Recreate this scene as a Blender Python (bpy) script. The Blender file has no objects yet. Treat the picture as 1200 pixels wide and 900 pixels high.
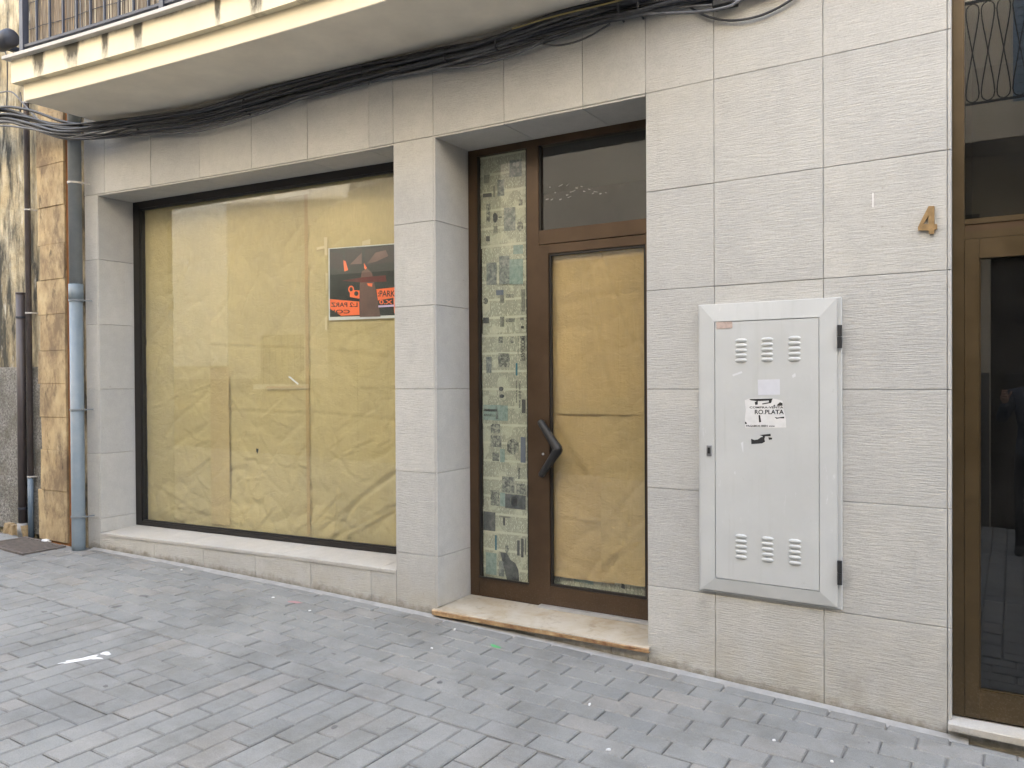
import bpy, math, random
from mathutils import Vector, Matrix, noise
random.seed(7)
S = bpy.context.scene
COL = S.collection
R = math.radians
ZO = 1.45                                   # world height of the facade's eye-level joint

# ------------------------------------------------------------------ camera
F_PX, YAW, PITCH, ROLL, CY, D, H = 960.8, R(-31.49), R(-.56), R(-.33), 455.2, 3.922, .049
fw = Vector((math.sin(YAW)*math.cos(PITCH), math.cos(YAW)*math.cos(PITCH), math.sin(PITCH)))
rt = Vector((math.cos(YAW), -math.sin(YAW), 0)); up = rt.cross(fw)
r2 = rt*math.cos(ROLL)+up*math.sin(ROLL); u2 = up*math.cos(ROLL)-rt*math.sin(ROLL)
CAM = Vector((0, -D, H+ZO))
cd = bpy.data.cameras.new('camera'); cam = bpy.data.objects.new('camera', cd); COL.objects.link(cam)
m = Matrix((r2, u2, -fw)).transposed().to_4x4(); m.translation = CAM; cam.matrix_world = m
cd.sensor_width = 36; cd.lens = F_PX/1200*36; cd.shift_y = (CY-450)/1200
cd.clip_start = .05; cd.clip_end = 500
S.camera = cam

# ------------------------------------------------------------------ sky, sun, exposure
SUN_EL, SUN_AZ = 42, 15                     # degrees; azimuth from +Y towards +X: behind the shop
w = bpy.data.worlds.new('World'); S.world = w; w.use_nodes = True
nt = w.node_tree; bg = nt.nodes['Background']
sky = nt.nodes.new('ShaderNodeTexSky'); sky.sky_type = 'NISHITA'; sky.sun_disc = False
sky.sun_elevation = R(SUN_EL); sky.sun_rotation = R(SUN_AZ); sky.dust_density = 3.0; sky.ozone_density = .6; sky.air_density = 1.0
hs = nt.nodes.new('ShaderNodeHueSaturation'); hs.inputs['Saturation'].default_value = .56     # thin high cloud veils the blue
nt.links.new(sky.outputs[0], hs.inputs['Color']); nt.links.new(hs.outputs[0], bg.inputs[0]); bg.inputs[1].default_value = .15
sd = bpy.data.lights.new('sun', 'SUN'); sd.energy = 2.0; sd.angle = R(.5); sd.color = (1, .95, .87)
sun = bpy.data.objects.new('sun', sd); COL.objects.link(sun)
sv = Vector((math.sin(R(SUN_AZ))*math.cos(R(SUN_EL)), math.cos(R(SUN_AZ))*math.cos(R(SUN_EL)), math.sin(R(SUN_EL))))
sun.rotation_euler = sv.to_track_quat('Z', 'Y').to_euler()
S.view_settings.view_transform = 'Standard'; S.view_settings.look = 'None'
S.view_settings.exposure = 3.82; S.view_settings.gamma = 1
S.render.engine = 'CYCLES'
S.cycles.max_bounces = 10; S.cycles.diffuse_bounces = 6; S.cycles.transparent_max_bounces = 12

# ------------------------------------------------------------------ geometry of the place
CURV, XC = -.0128, -2.1526                   # the old street's facade bows very slightly
def Yf(X):
    if X < -6.3: return CURV*(-6.3-XC)**2 + 2*CURV*(-6.3-XC)*(X+6.3)
    if X > .4: return CURV*(.4-XC)**2 + 2*CURV*(.4-XC)*(X-.4)
    return CURV*(X-XC)**2
GS = -.037
def gz(X, Y=0): return GS*X-.013             # the pavement falls gently along the street
def fac(X, d, z): return Vector((X, Yf(X)+d, z+ZO))
def ray(x, y): return (r2*((x-600)/F_PX) - u2*((y-CY)/F_PX) + fw)
def pY(x, y, Y):                             # pixel direction met with a plane Y = const
    r = ray(x, y); return CAM + r*((Y-CAM.y)/r.y)
def pF(x, y, d=0):                           # ... with the facade
    r = ray(x, y); t = 4
    for i in range(40): t = (Yf((CAM+r*t).x)+d-CAM.y)/r.y
    return CAM+r*t
def pG(x, y):                                # ... with the pavement
    r = ray(x, y); t = 3
    for i in range(40): t = (gz((CAM+r*t).x)-CAM.z)/r.z
    return CAM+r*t
WA, WB = Vector((-6.0, .123)), Vector((-3.23, .303))   # the shop window's glazing line in plan
WDIR = (WB-WA).normalized(); WN = Vector((-WDIR.y, WDIR.x))
def pW(x, y, off=0):                         # ... with the shop window's plane
    r = ray(x, y); o = Vector((CAM.x, CAM.y)); r2d = Vector((r.x, r.y))
    t = ((WA+WN*off-o).dot(WN))/(r2d.dot(WN)); return CAM+r*t
def proj(P):
    v = P-CAM; f = v.dot(fw)
    if f < .05: return None
    return 600+F_PX*v.dot(r2)/f, CY-F_PX*v.dot(u2)/f, f

# ------------------------------------------------------------------ material helpers
MATS = {}
class NT:
    def __init__(s, name, rough=.7, spec=.5):
        s.m = bpy.data.materials.new(name); s.m.use_nodes = True; s.t = s.m.node_tree
        s.b = s.t.nodes['Principled BSDF']; s.b.inputs['Roughness'].default_value = rough
        s.b.inputs['Specular IOR Level'].default_value = spec; MATS[name] = s.m
        s.tc = None
    def n(s, typ, **kw):
        x = s.t.nodes.new('ShaderNode'+typ)
        for k, v in kw.items(): setattr(x, k, v)
        return x
    def l(s, a, b): s.t.links.new(a, b)
    def pos(s, kind='world', scale=(1, 1, 1)):
        if kind == 'world': o = s.n('NewGeometry').outputs['Position']
        elif kind == 'object': o = s.n('TexCoord').outputs['Object']
        else: o = s.n('UVMap').outputs[0]
        mp = s.n('Mapping'); mp.inputs['Scale'].default_value = scale; s.l(o, mp.inputs[0]); return mp.outputs[0]
    def noise(s, vec, scale, detail=4, rough=.55, dist=0):
        x = s.n('TexNoise'); x.inputs['Scale'].default_value = scale; x.inputs['Detail'].default_value = detail
        x.inputs['Roughness'].default_value = rough; x.inputs['Distortion'].default_value = dist
        s.l(vec, x.inputs['Vector']); return x.outputs[0]
    def ramp(s, fac, stops, interp='LINEAR'):
        x = s.n('ValToRGB'); x.color_ramp.interpolation = interp; e = x.color_ramp.elements
        while len(e) < len(stops): e.new(.5)
        for q, (p, c) in zip(e, stops): q.position = p; q.color = (c, c, c, 1) if isinstance(c, (int, float)) else (*c, 1)
        s.l(fac, x.inputs[0]); return x.outputs[0]
    def mix(s, fac, a, b, mode='MIX'):
        x = s.n('Mix', data_type='RGBA', blend_type=mode)
        for sock, v in ((x.inputs[0], fac), (x.inputs[6], a), (x.inputs[7], b)):
            if isinstance(v, (int, float)): sock.default_value = v
            elif isinstance(v, tuple): sock.default_value = (*v, 1)
            else: s.l(v, sock)
        return x.outputs[2]
    def math(s, op, a, b=0., c=None):
        x = s.n('Math', operation=op)
        for i, v in enumerate((a, b) if c is None else (a, b, c)):
            if isinstance(v, (int, float)): x.inputs[i].default_value = v
            else: s.l(v, x.inputs[i])
        return x.outputs[0]
    def sep(s, vec):
        x = s.n('SeparateXYZ'); s.l(vec, x.inputs[0]); return x.outputs
    def rnd(s, kind='object'):
        if kind == 'object': return s.n('ObjectInfo').outputs['Random']
        a = s.n('Attribute'); a.attribute_name = 'tint'; return a.outputs['Fac']
    def col(s, c):
        if isinstance(c, tuple): s.b.inputs['Base Color'].default_value = (*c, 1)
        else: s.l(c, s.b.inputs['Base Color'])
    def bump(s, h, strength=.3, dist=.01, prev=None):
        x = s.n('Bump'); x.inputs['Strength'].default_value = strength; x.inputs['Distance'].default_value = dist
        s.l(h, x.inputs['Height'])
        if prev is not None: s.l(prev, x.inputs['Normal'])
        s.l(x.outputs[0], s.b.inputs['Normal']); return x.outputs[0]

def plain(name, c, rough=.6, metal=0, spec=.5, var=.12, scale=9, bump=0):
    a = NT(name, rough, spec); a.b.inputs['Metallic'].default_value = metal
    n = a.noise(a.pos(), scale, 5, .6)
    k = a.ramp(n, [(.3, 1-var), (.7, 1+var)])
    a.col(a.mix(1, c, k, 'MULTIPLY'))
    a.l(a.ramp(n, [(.3, max(0, rough-.08)), (.7, min(1, rough+.08))]), a.b.inputs['Roughness'])
    if bump: a.bump(a.noise(a.pos(), scale*6, 4), bump, .004)
    return a.m

def stone(name, base, ribs, rough=.72):
    a = NT(name, rough, .35); W = a.pos()
    big = a.noise(W, 1.7, 4, .6); fine = a.noise(W, 130, 3, .7); mid = a.noise(W, 14, 5, .65)
    c = a.mix(1, base, a.ramp(big, [(.25, (.90, .90, .91)), (.75, (1.07, 1.06, 1.04))]), 'MULTIPLY')
    c = a.mix(1, c, a.ramp(a.rnd(), [(0, (.93, .93, .935)), (.5, (1.0, .99, .975)), (1, (1.06, 1.05, 1.04))]), 'MULTIPLY')
    c = a.mix(1, c, a.ramp(mid, [(.3, .95), (.7, 1.05)]), 'MULTIPLY')
    c = a.mix(1, c, a.ramp(fine, [(.25, .86), (.5, 1.0), (.8, 1.10)]), 'MULTIPLY')
    # grimy hand-height and splash stains, patchy
    z = a.sep(W)[2]
    low = a.ramp(z, [(.0, 1.), (.0 + .55/3, .0)]); low = a.ramp(a.math('DIVIDE', z, 3.), [(.02, 1.), (.16, 0.)])
    st = a.math('MULTIPLY', low, a.ramp(a.noise(W, 3.1, 5, .7), [(.38, 0.), (.66, 1.)]))
    c = a.mix(a.math('MULTIPLY', st, .55), c, (base[0]*.80, base[1]*.70, base[2]*.52))
    gr = a.math('MULTIPLY', a.ramp(a.noise(W, 4.3, 6, .72), [(.56, 0.), (.74, 1.)]), a.ramp(a.math('DIVIDE', z, 3.), [(.0, .6), (.45, .0)]))
    c = a.mix(gr, c, (base[0]*.6, base[1]*.58, base[2]*.54))
    xx = a.sep(W)[0]; hg = a.math('ADD', a.math('SUBTRACT', z, a.math('MULTIPLY', xx, GS)), .013)
    foot = a.ramp(a.math('ADD', a.math('MULTIPLY', hg, 12.), a.math('MULTIPLY', a.math('SUBTRACT', a.noise(W, 16, 6, .75), .5), 1.6)), [(.05, .85), (.62, 0.)])
    c = a.mix(foot, c, (base[0]*.38, base[1]*.34, base[2]*.27))
    drip = a.math('MULTIPLY', a.ramp(a.noise(a.pos(scale=(16, 16, .8)), 1, 4, .6), [(.60, 0.), (.75, .28)]), a.ramp(a.noise(W, 1.1, 2, .5), [(.45, 0.), (.60, 1.)]))
    c = a.mix(drip, c, (base[0]*.66, base[1]*.63, base[2]*.57))
    speck = a.ramp(a.noise(W, 46, 2, .5), [(.73, 0.), (.76, .35)])
    c = a.mix(speck, c, (base[0]*.55, base[1]*.5, base[2]*.42))
    a.col(c)
    if ribs:
        sw = a.pos(scale=(15, 15, 175)); n1 = a.noise(sw, 1.0, 3, .6)
        sw2 = a.pos(scale=(45, 45, 360)); n2 = a.noise(sw2, 1.0, 2, .5)
        h = a.math('ADD', a.ramp(n1, [(.36, 0.), (.60, 1.)]), a.math('MULTIPLY', n2, .4))
        a.bump(a.math('ADD', h, a.math('MULTIPLY', fine, .35)), ribs, .006)
    else:
        a.bump(fine, .12, .002)
    return a.m

STONE_C = (.43, .428, .408)
M_TILE = stone('limestone_ribbed', STONE_C, .30)
M_REV = stone('limestone_honed', (.41, .408, .392), 0)
M_SILL = stone('limestone_sill', (.43, .42, .395), 0)
def worn_marble():
    a = NT('worn_marble', .5); W = a.pos()
    c = a.ramp(a.noise(W, 5, 6, .65, .4), [(.3, (.32, .25, .16)), (.48, (.40, .35, .27)), (.66, (.45, .42, .36))])
    c = a.mix(a.ramp(a.noise(W, 17, 5, .7), [(.55, 0.), (.75, .7)]), c, (.20, .16, .11)); a.col(c)
    a.bump(a.noise(W, 40, 4), .2, .004); return a.m
M_STEP = worn_marble()
def stained_nosing():
    a = NT('stained_nosing', .65); W = a.pos()
    a.col(a.ramp(a.noise(W, 12, 6, .7), [(.35, (.20, .10, .045)), (.55, (.40, .26, .13)), (.72, (.55, .45, .30))])); a.bump(a.noise(W, 60, 4), .4, .004); return a.m
M_NOSE = stained_nosing()
M_MORTAR = plain('joint_mortar', (.42, .405, .375), .9, var=.2, scale=20)
M_CREAM = plain('cream_render', (.62, .54, .38), .85, var=.06, scale=2.5, bump=.12)

def paver_mat(name, kind):
    a = NT(name, .72, .35); W = a.pos()
    r = a.rnd(kind)
    c = a.ramp(r, [(0, (.193, .197, .193)), (.25, (.203, .207, .202)), (.55, (.210, .213, .207)), (.86, (.218, .219, .213)), (.95, (.230, .224, .211)), (1, (.222, .218, .208))])
    c = a.mix(1, c, a.ramp(a.noise(W, .9, 4, .6), [(.3, (.88, .885, .89)), (.7, (1.09, 1.075, 1.05))]), 'MULTIPLY')
    c = a.mix(1, c, a.ramp(a.noise(W, 2.7, 7, .72), [(.36, (.80, .79, .77)), (.52, (1.0, 1.0, 1.0)), (.72, (1.10, 1.10, 1.09))]), 'MULTIPLY')
    c = a.mix(1, c, a.ramp(a.noise(W, 8, 6, .7), [(.3, .92), (.7, 1.06)]), 'MULTIPLY')
    c = a.mix(1, c, a.ramp(a.noise(W, 210, 2, .7), [(.3, .82), (.7, 1.15)]), 'MULTIPLY')
    c = a.mix(a.ramp(a.noise(W, 5, 7, .75, .6), [(.66, 0.), (.80, .35)]), c, (.20, .195, .185))
    c = a.mix(a.ramp(a.noise(W, 31, 2, .5), [(.77, 0.), (.80, .4)]), c, (.14, .14, .14))
    a.col(c)
    a.bump(a.noise(W, 170, 3, .7), .25, .003); return a.m
M_PAV = paver_mat('concrete_paver', 'object'); M_PAVS = paver_mat('concrete_paver_field', 'attr')
def bedding():
    a = NT('paver_bedding', .95, .2); W = a.pos()
    a.col(a.ramp(a.noise(W, 6, 6, .7), [(.3, (.10, .098, .093)), (.5, (.17, .167, .16)), (.7, (.26, .256, .243))])); a.bump(a.noise(W, 90, 4), .5, .005); return a.m
M_BED = bedding()
M_ASPH = plain('street_base', (.16, .16, .16), .95, var=.2, scale=3)

def bronze(name, c, rough=.38):
    a = NT(name, rough, .5); a.b.inputs['Metallic'].default_value = .35; W = a.pos()
    n = a.noise(W, 7, 6, .65); c2 = a.mix(1, c, a.ramp(n, [(.3, .85), (.7, 1.15)]), 'MULTIPLY')
    z = a.sep(W)[2]
    dust = a.math('MULTIPLY', a.ramp(z, [(.05, 1.), (.45, 0.)]), a.ramp(a.noise(W, 110, 6, .75), [(.5, 0.), (.75, .28)]))
    a.col(a.mix(dust, c2, (.33, .30, .26)))
    a.l(a.ramp(n, [(.3, rough-.07), (.7, rough+.12)]), a.b.inputs['Roughness']); return a.m
M_BRZ = bronze('bronze_aluminium', (.070, .042, .022))
M_BRZ2 = bronze('olive_bronze_aluminium', (.066, .044, .019), .34)
M_DKFR = bronze('dark_bronze_frame', (.024, .021, .019), .45)
M_BLACK = plain('black_plastic', (.012, .012, .0125), .5, var=.2)
M_RUBB = plain('black_cable', (.040, .042, .047), .55, var=.4, scale=25)
M_CABG = plain('dusty_cable', (.115, .118, .125), .6, var=.35, scale=25)
M_FLECK = plain('reflection_fleck', (.30, .29, .27), .7)
M_INT = plain('dark_interior', (.06, .055, .05), .9, var=.2)
M_INTW = plain('dim_shop_wall', (.22, .21, .19), .9, var=.1)
M_ALU = plain('threshold_aluminium', (.55, .56, .57), .4, .6, var=.1)

def glass(name, tint=(.93, .95, .93), dirt=.03, ior=1.5):
    mt = bpy.data.materials.new(name); mt.use_nodes = True; t = mt.node_tree; t.nodes.clear()
    o = t.nodes.new('ShaderNodeOutputMaterial'); tr = t.nodes.new('ShaderNodeBsdfTransparent'); tr.inputs[0].default_value = (*tint, 1)
    g = t.nodes.new('ShaderNodeBsdfGlossy'); g.inputs['Roughness'].default_value = .0; g.inputs[0].default_value = (.96, .97, .97, 1)
    fr = t.nodes.new('ShaderNodeFresnel'); fr.inputs[0].default_value = ior
    mu = t.nodes.new('ShaderNodeMath'); mu.operation = 'MULTIPLY'; mu.inputs[1].default_value = 1.8; mu.use_clamp = True
    mx = t.nodes.new('ShaderNodeMixShader'); geo = t.nodes.new('ShaderNodeNewGeometry'); inv = t.nodes.new('ShaderNodeMath'); inv.operation = 'SUBTRACT'; inv.inputs[0].default_value = 1; t.links.new(geo.outputs['Backfacing'], inv.inputs[1])
    m3 = t.nodes.new('ShaderNodeMath'); m3.operation = 'MULTIPLY'; t.links.new(mu.outputs[0], m3.inputs[0]); t.links.new(inv.outputs[0], m3.inputs[1])
    t.links.new(fr.outputs[0], mu.inputs[0]); t.links.new(m3.outputs[0], mx.inputs[0])
    t.links.new(tr.outputs[0], mx.inputs[1]); t.links.new(g.outputs[0], mx.inputs[2])
    df = t.nodes.new('ShaderNodeBsdfDiffuse'); df.inputs[0].default_value = (.5, .5, .47, 1)
    geo = t.nodes.new('ShaderNodeNewGeometry'); no = t.nodes.new('ShaderNodeTexNoise'); no.inputs['Scale'].default_value = 3.5; no.inputs['Detail'].default_value = 7; no.inputs['Roughness'].default_value = .75
    t.links.new(geo.outputs['Position'], no.inputs['Vector'])
    rp = t.nodes.new('ShaderNodeMapRange'); rp.inputs[1].default_value = .35; rp.inputs[2].default_value = .8; rp.inputs[3].default_value = dirt*.3; rp.inputs[4].default_value = dirt*2
    t.links.new(no.outputs[0], rp.inputs[0])
    m2 = t.nodes.new('ShaderNodeMixShader'); t.links.new(rp.outputs[0], m2.inputs[0]); t.links.new(mx.outputs[0], m2.inputs[1]); t.links.new(df.outputs[0], m2.inputs[2])
    t.links.new(m2.outputs[0], o.inputs[0]); return mt
M_GLASS = glass('shop_glass'); M_GLASSD = glass('tinted_door_glass', (.35, .36, .36), .012)

def kraft(name, c):
    a = NT(name, .62, .3); W = a.pos()
    k = a.mix(1, c, a.ramp(a.noise(W, 1.6, 5, .6), [(.3, .90), (.7, 1.10)]), 'MULTIPLY')
    k = a.mix(1, k, a.ramp(a.noise(a.pos(scale=(1, 1, .12)), 120, 3, .6), [(.3, .94), (.7, 1.05)]), 'MULTIPLY')
    k = a.mix(1, k, a.ramp(a.rnd(), [(0, .94), (1, 1.05)]), 'MULTIPLY'); a.col(k)
    rg_ = a.math('ABSOLUTE', a.math('SUBTRACT', a.noise(a.pos(scale=(1, 1, 1.5)), 11, 5, .6, .4), .5))
    a.bump(a.math('ADD', a.math('MULTIPLY', a.ramp(rg_, [(0., 0.), (.10, 1.)]), .6), a.noise(W, 26, 4, .55)), .20, .010)
    return a.m
M_KRAFT = kraft('kraft_paper', (.58, .455, .235)); M_KRAFT4 = kraft('kraft_paper_warm', (.57, .425, .215)); M_KRAFT2 = kraft('kraft_paper_tan', (.55, .375, .175)); M_KRAFT3 = kraft('kraft_paper_orange', (.53, .37, .175))

# ------------------------------------------------------------------ mesh helpers
class MB:
    def __init__(s): s.v = []; s.f = []; s.mi = []
    def quad(s, a, b, c, d, mi=0):
        k = len(s.v); s.v += [tuple(a), tuple(b), tuple(c), tuple(d)]; s.f.append((k, k+1, k+2, k+3)); s.mi.append(mi)
    def poly(s, pts, mi=0):
        k = len(s.v); s.v += [tuple(p) for p in pts]; s.f.append(tuple(range(k, k+len(pts)))); s.mi.append(mi)
    def hexa(s, p, mi=0):                      # 8 corners: bottom ring 0-3 (ccw from below), top ring 4-7
        k = len(s.v); s.v += [tuple(q) for q in p]
        for f in ((3, 2, 1, 0), (4, 5, 6, 7), (0, 1, 5, 4), (1, 2, 6, 5), (2, 3, 7, 6), (3, 0, 4, 7)):
            s.f.append(tuple(k+i for i in f)); s.mi.append(mi)
    def box(s, x0, x1, y0, y1, z0, z1, mi=0):
        s.hexa([(x0, y0, z0), (x1, y0, z0), (x1, y1, z0), (x0, y1, z0), (x0, y0, z1), (x1, y0, z1), (x1, y1, z1), (x0, y1, z1)], mi)
    def fbox(s, x0, x1, d0, d1, z0, z1, n=1, mi=0, zb=None):     # box that follows the facade, z relative to eye joint
        for i in range(n):
            a = x0+(x1-x0)*i/n; b = x0+(x1-x0)*(i+1)/n
            za, zc = (z0, z0) if zb is None else (zb(a), zb(b))
            k = len(s.v)
            s.v += [tuple(fac(a, d0, za)), tuple(fac(b, d0, zc)), tuple(fac(b, d1, zc)), tuple(fac(a, d1, za)),
                    tuple(fac(a, d0, z1)), tuple(fac(b, d0, z1)), tuple(fac(b, d1, z1)), tuple(fac(a, d1, z1))]
            fs = [(3, 2, 1, 0), (4, 5, 6, 7), (0, 1, 5, 4), (2, 3, 7, 6)]
            if i == 0: fs.append((3, 0, 4, 7))
            if i == n-1: fs.append((1, 2, 6, 5))
            for f in fs: s.f.append(tuple(k+q for q in f)); s.mi.append(mi)
    def tube(s, pts, r, seg=8, mi=0, cap=True):
        pts = [Vector(p) for p in pts]; rr = r if isinstance(r, (list, tuple)) else [r]*len(pts)
        k = len(s.v); up0 = Vector((0, 0, 1))
        for i, p in enumerate(pts):
            t = (pts[min(i+1, len(pts)-1)]-pts[max(i-1, 0)]).normalized()
            if abs(t.dot(up0)) > .95: up0 = Vector((1, 0, 0)) if abs(t.x) < .9 else Vector((0, 1, 0))
            a = t.cross(up0).normalized(); b = a.cross(t).normalized(); up0 = b
            for j in range(seg):
                q = 2*math.pi*j/seg; s.v.append(tuple(p+a*math.cos(q)*rr[i]+b*math.sin(q)*rr[i]))
        for i in range(len(pts)-1):
            for j in range(seg):
                s.f.append((k+i*seg+j, k+i*seg+(j+1) % seg, k+(i+1)*seg+(j+1) % seg, k+(i+1)*seg+j)); s.mi.append(mi)
        if cap:
            s.f.append(tuple(k+j for j in range(seg))[::-1]); s.mi.append(mi)
            e = k+(len(pts)-1)*seg; s.f.append(tuple(e+j for j in range(seg))); s.mi.append(mi)
    def build(s, name, mat, parent=None, smooth=False, origin=None):
        me = bpy.data.meshes.new(name); o0 = Vector(origin) if origin is not None else Vector((0, 0, 0))
        if parent is not None and origin is None: o0 = Vector((0, 0, 0))
        me.from_pydata([tuple(Vector(v)-o0) for v in s.v], [], s.f)
        ms = mat if isinstance(mat, (list, tuple)) else [mat]
        for q in ms: me.materials.append(q)
        if len(ms) > 1:
            for p, i in zip(me.polygons, s.mi): p.material_index = i
        if smooth:
            for p in me.polygons: p.use_smooth = True
        me.update()
        return link(name, me, parent, o0)
def link(name, me, parent=None, loc=(0, 0, 0)):
    o = bpy.data.objects.new(name, me); COL.objects.link(o)
    o.location = Vector(loc)
    if parent is not None:
        o.parent = parent; o.location = Vector(loc)-ABS[parent.name]
    ABS[o.name] = Vector(loc)
    return o
ABS = {}
def empty(name, loc, label, cat, group=None):
    o = bpy.data.objects.new(name, None); COL.objects.link(o); o.location = loc; o.empty_display_size = .1
    ABS[o.name] = Vector(loc); return tag(o, label, cat, group)
def tag(o, label, cat, group=None, kind=None):
    o['label'] = label; o['category'] = cat
    if group: o['group'] = group
    return o
def structure(o): o['kind'] = 'structure'; return o
def catmull(P, n=8):
    P = [Vector(p) for p in P]; out = []
    for i in range(len(P)-1):
        p0, p1, p2, p3 = P[max(i-1, 0)], P[i], P[i+1], P[min(i+2, len(P)-1)]
        for j in range(n):
            t = j/n; out.append(.5*((2*p1)+(p2-p0)*t+(2*p0-5*p1+4*p2-p3)*t*t+(3*p1-p0-3*p2+p3)*t**3))
    return out+[P[-1]]
def slab(P, thick_dir, ch=.004):
    """chamfered slab from 4 front corners (ccw seen from the front) and a vector pointing back"""
    b = MB(); P = [Vector(p) for p in P]; back = Vector(thick_dir); bn = back.normalized()
    c = sum(P, Vector())/4
    fr = []
    for i in range(4):
        e1 = (P[(i+1) % 4]-P[i]).normalized(); e2 = (P[i-1]-P[i]).normalized(); fr.append(P[i]+(e1+e2)*ch)
    mid = [p+bn*ch for p in P]; bk = [p+back for p in P]
    b.v = [tuple(q) for q in fr+mid+bk]; b.f = [(0, 1, 2, 3), (11, 10, 9, 8)]
    for i in range(4):
        j = (i+1) % 4; b.f += [(i+4, j+4, j, i), (i+8, j+8, j+4, i+4)]
    b.mi = [0]*len(b.f); return b, c
def text_mesh(body, mat, size=.1, extrude=0., bold=False):
    cu = bpy.data.curves.new('lettering', 'FONT'); cu.body = body; cu.size = size; cu.extrude = extrude; cu.align_x = 'LEFT'
    if bold: cu.offset = size*.02
    o = bpy.data.objects.new('lettering_tmp', cu); COL.objects.link(o)
    dg = bpy.context.evaluated_depsgraph_get(); me = bpy.data.meshes.new_from_object(o.evaluated_get(dg))
    bpy.data.objects.remove(o); me.materials.clear(); me.materials.append(mat); return me
def place_text(name, me, O, U, V, width, height, parent, mirror=False):
    """fit a text mesh in the rectangle with corner O spanned by unit vectors U, V"""
    xs = [v.co.x for v in me.vertices]; ys = [v.co.y for v in me.vertices]
    x0, x1, y0, y1 = min(xs), max(xs), min(ys), max(ys); N = U.cross(V)
    for v in me.vertices:
        a = (v.co.x-x0)/(x1-x0); a = 1-a if mirror else a
        q = O+U*(a*width)+V*((v.co.y-y0)/(y1-y0)*height)+N*v.co.z; v.co = q-O
    return link(name, me, parent, O)

# ------------------------------------------------------------------ ground and paving
g = MB(); ext = 120
for i in range(2):
    xa, xb = (-ext, 0) if i == 0 else (0, ext)
    g.quad((xa, -ext, gz(xa)-.09), (xb, -ext, gz(xb)-.09), (xb, ext, gz(xb)-.09), (xa, ext, gz(xa)-.09))
structure(g.build('ground', M_ASPH))
b = MB(); xs = [-40, -12]+[-11+i*.5 for i in range(27)]+[6, 30]
for i in range(len(xs)-1):
    x0, x1 = xs[i], xs[i+1]; y0, y1 = Yf(x0)+.02, Yf(x1)+.02
    b.quad((x0, -5.62, gz(x0)-.010), (x1, -5.62, gz(x1)-.010), (x1, y1, gz(x1)-.010), (x0, y0, gz(x0)-.010))
pave = structure(b.build('pavement', M_BED))
b = MB()                                       # bigger worn mortar strip along the wall foot
def rowline(X): return -.028*min(0, X+2.4)*.5  # rows drift slightly off the wall's line to the left
bricks = []                                    # (x, y, length along X?, rot)
L, Wd = .2385, .1247
for r in range(9):
    y = -.012-Wd*(r+.5); off = -.818 if r % 2 else -.942
    for n in range(-48, 12):
        bricks.append((off+L*n+L/2, y, 0))
CW = .1182
PATCH = ((-3.7208, -3.248, -1.50, -1.137), (-3.7208, -3.248, -2.01, -1.64), (-5.612, -5.139, -1.9, -1.4), (-4.9030, -4.4302, -2.62, -2.12))
for c in range(-100, 30):
    x = -2.657+CW*(c+.5); off = -1.39 if c % 2 else -1.51
    for n in range(-2, 19):
        y = off-L*n-L/2
        y1, y0 = y+L/2, y-L/2
        if y0 > -1.25: continue
        y1 = min(y1, -1.137); y0 = max(y0, -5.6)
        seg = [(y0, y1)]
        for (qx0, qx1, qy0, qy1) in PATCH:
            if qx0 < x < qx1: seg = [(a_, b_) for u_, v_ in seg for a_, b_ in ((u_, min(v_, qy0)), (max(u_, qy1), v_))]
        for a_, b_ in seg:
            if b_-a_ > .03: bricks.append((x, (a_+b_)/2, 1, b_-a_))
for (px0, px1, py0, py1) in PATCH:
    nr = round((py1-py0)/Wd)
    for r in range(nr):
        y = py1-(py1-py0)/nr*(r+.5)
        if r % 2 == 0: bricks += [(px0+(px1-px0)*.25, y, 0), (px0+(px1-px0)*.75, y, 0)]
        else: bricks += [(px0+(px1-px0)*.125, y, 0, L/2), (px0+(px1-px0)*.5, y, 0), (px0+(px1-px0)*.875, y, 0, L/2)]
def paver_mesh(l, wd):
    ch = .005; hl, hw = l/2-.0032, wd/2-.0032; t = .0; v = []
    for (z, i) in ((-.045, 0), (-ch, 0), (0, ch)):
        v += [(-hl+i, -hw+i, z), (hl-i, -hw+i, z), (hl-i, hw-i, z), (-hl+i, hw-i, z)]
    f = [(8, 9, 10, 11)]
    for k in (0, 4):
        for i in range(4): f.append((k+i, k+(i+1) % 4, k+4+(i+1) % 4, k+4+i))
    return v, f
full, half = paver_mesh(L, Wd), None
PM = {}
def pmesh(l, wd):
    k = (round(l, 2), round(wd, 2 if wd < .115 else 3))
    if k not in PM:
        v, f = paver_mesh(l, wd); me = bpy.data.meshes.new('paver'); me.from_pydata(v, [], f); me.materials.append(M_PAV); PM[k] = me
    return PM[k]
cand = []
for q in bricks:
    x, y, o = q[0], q[1], q[2]; l = q[3] if len(q) > 3 else L
    wdt = CW if o else Wd
    if o == 0 and y+Wd/2 > Yf(x)-.028:
        top = Yf(x)-.028; lo = y-Wd/2; wdt = top-lo; y = (top+lo)/2
        if wdt < .03: continue
    P = proj(Vector((x, y, gz(x))))
    vis = P is not None and -60 < P[0] < 1260 and 560 < P[1] < 960
    area = 0
    if vis: area = l*(1.5-gz(x))/P[2]**3
    cand.append((area, x, y, o, l, wdt))
cand.sort(key=lambda q: -q[0])
stv, stf, stt = [], [], []
tilt = math.atan(-GS)
rng = random.Random(3)
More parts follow.
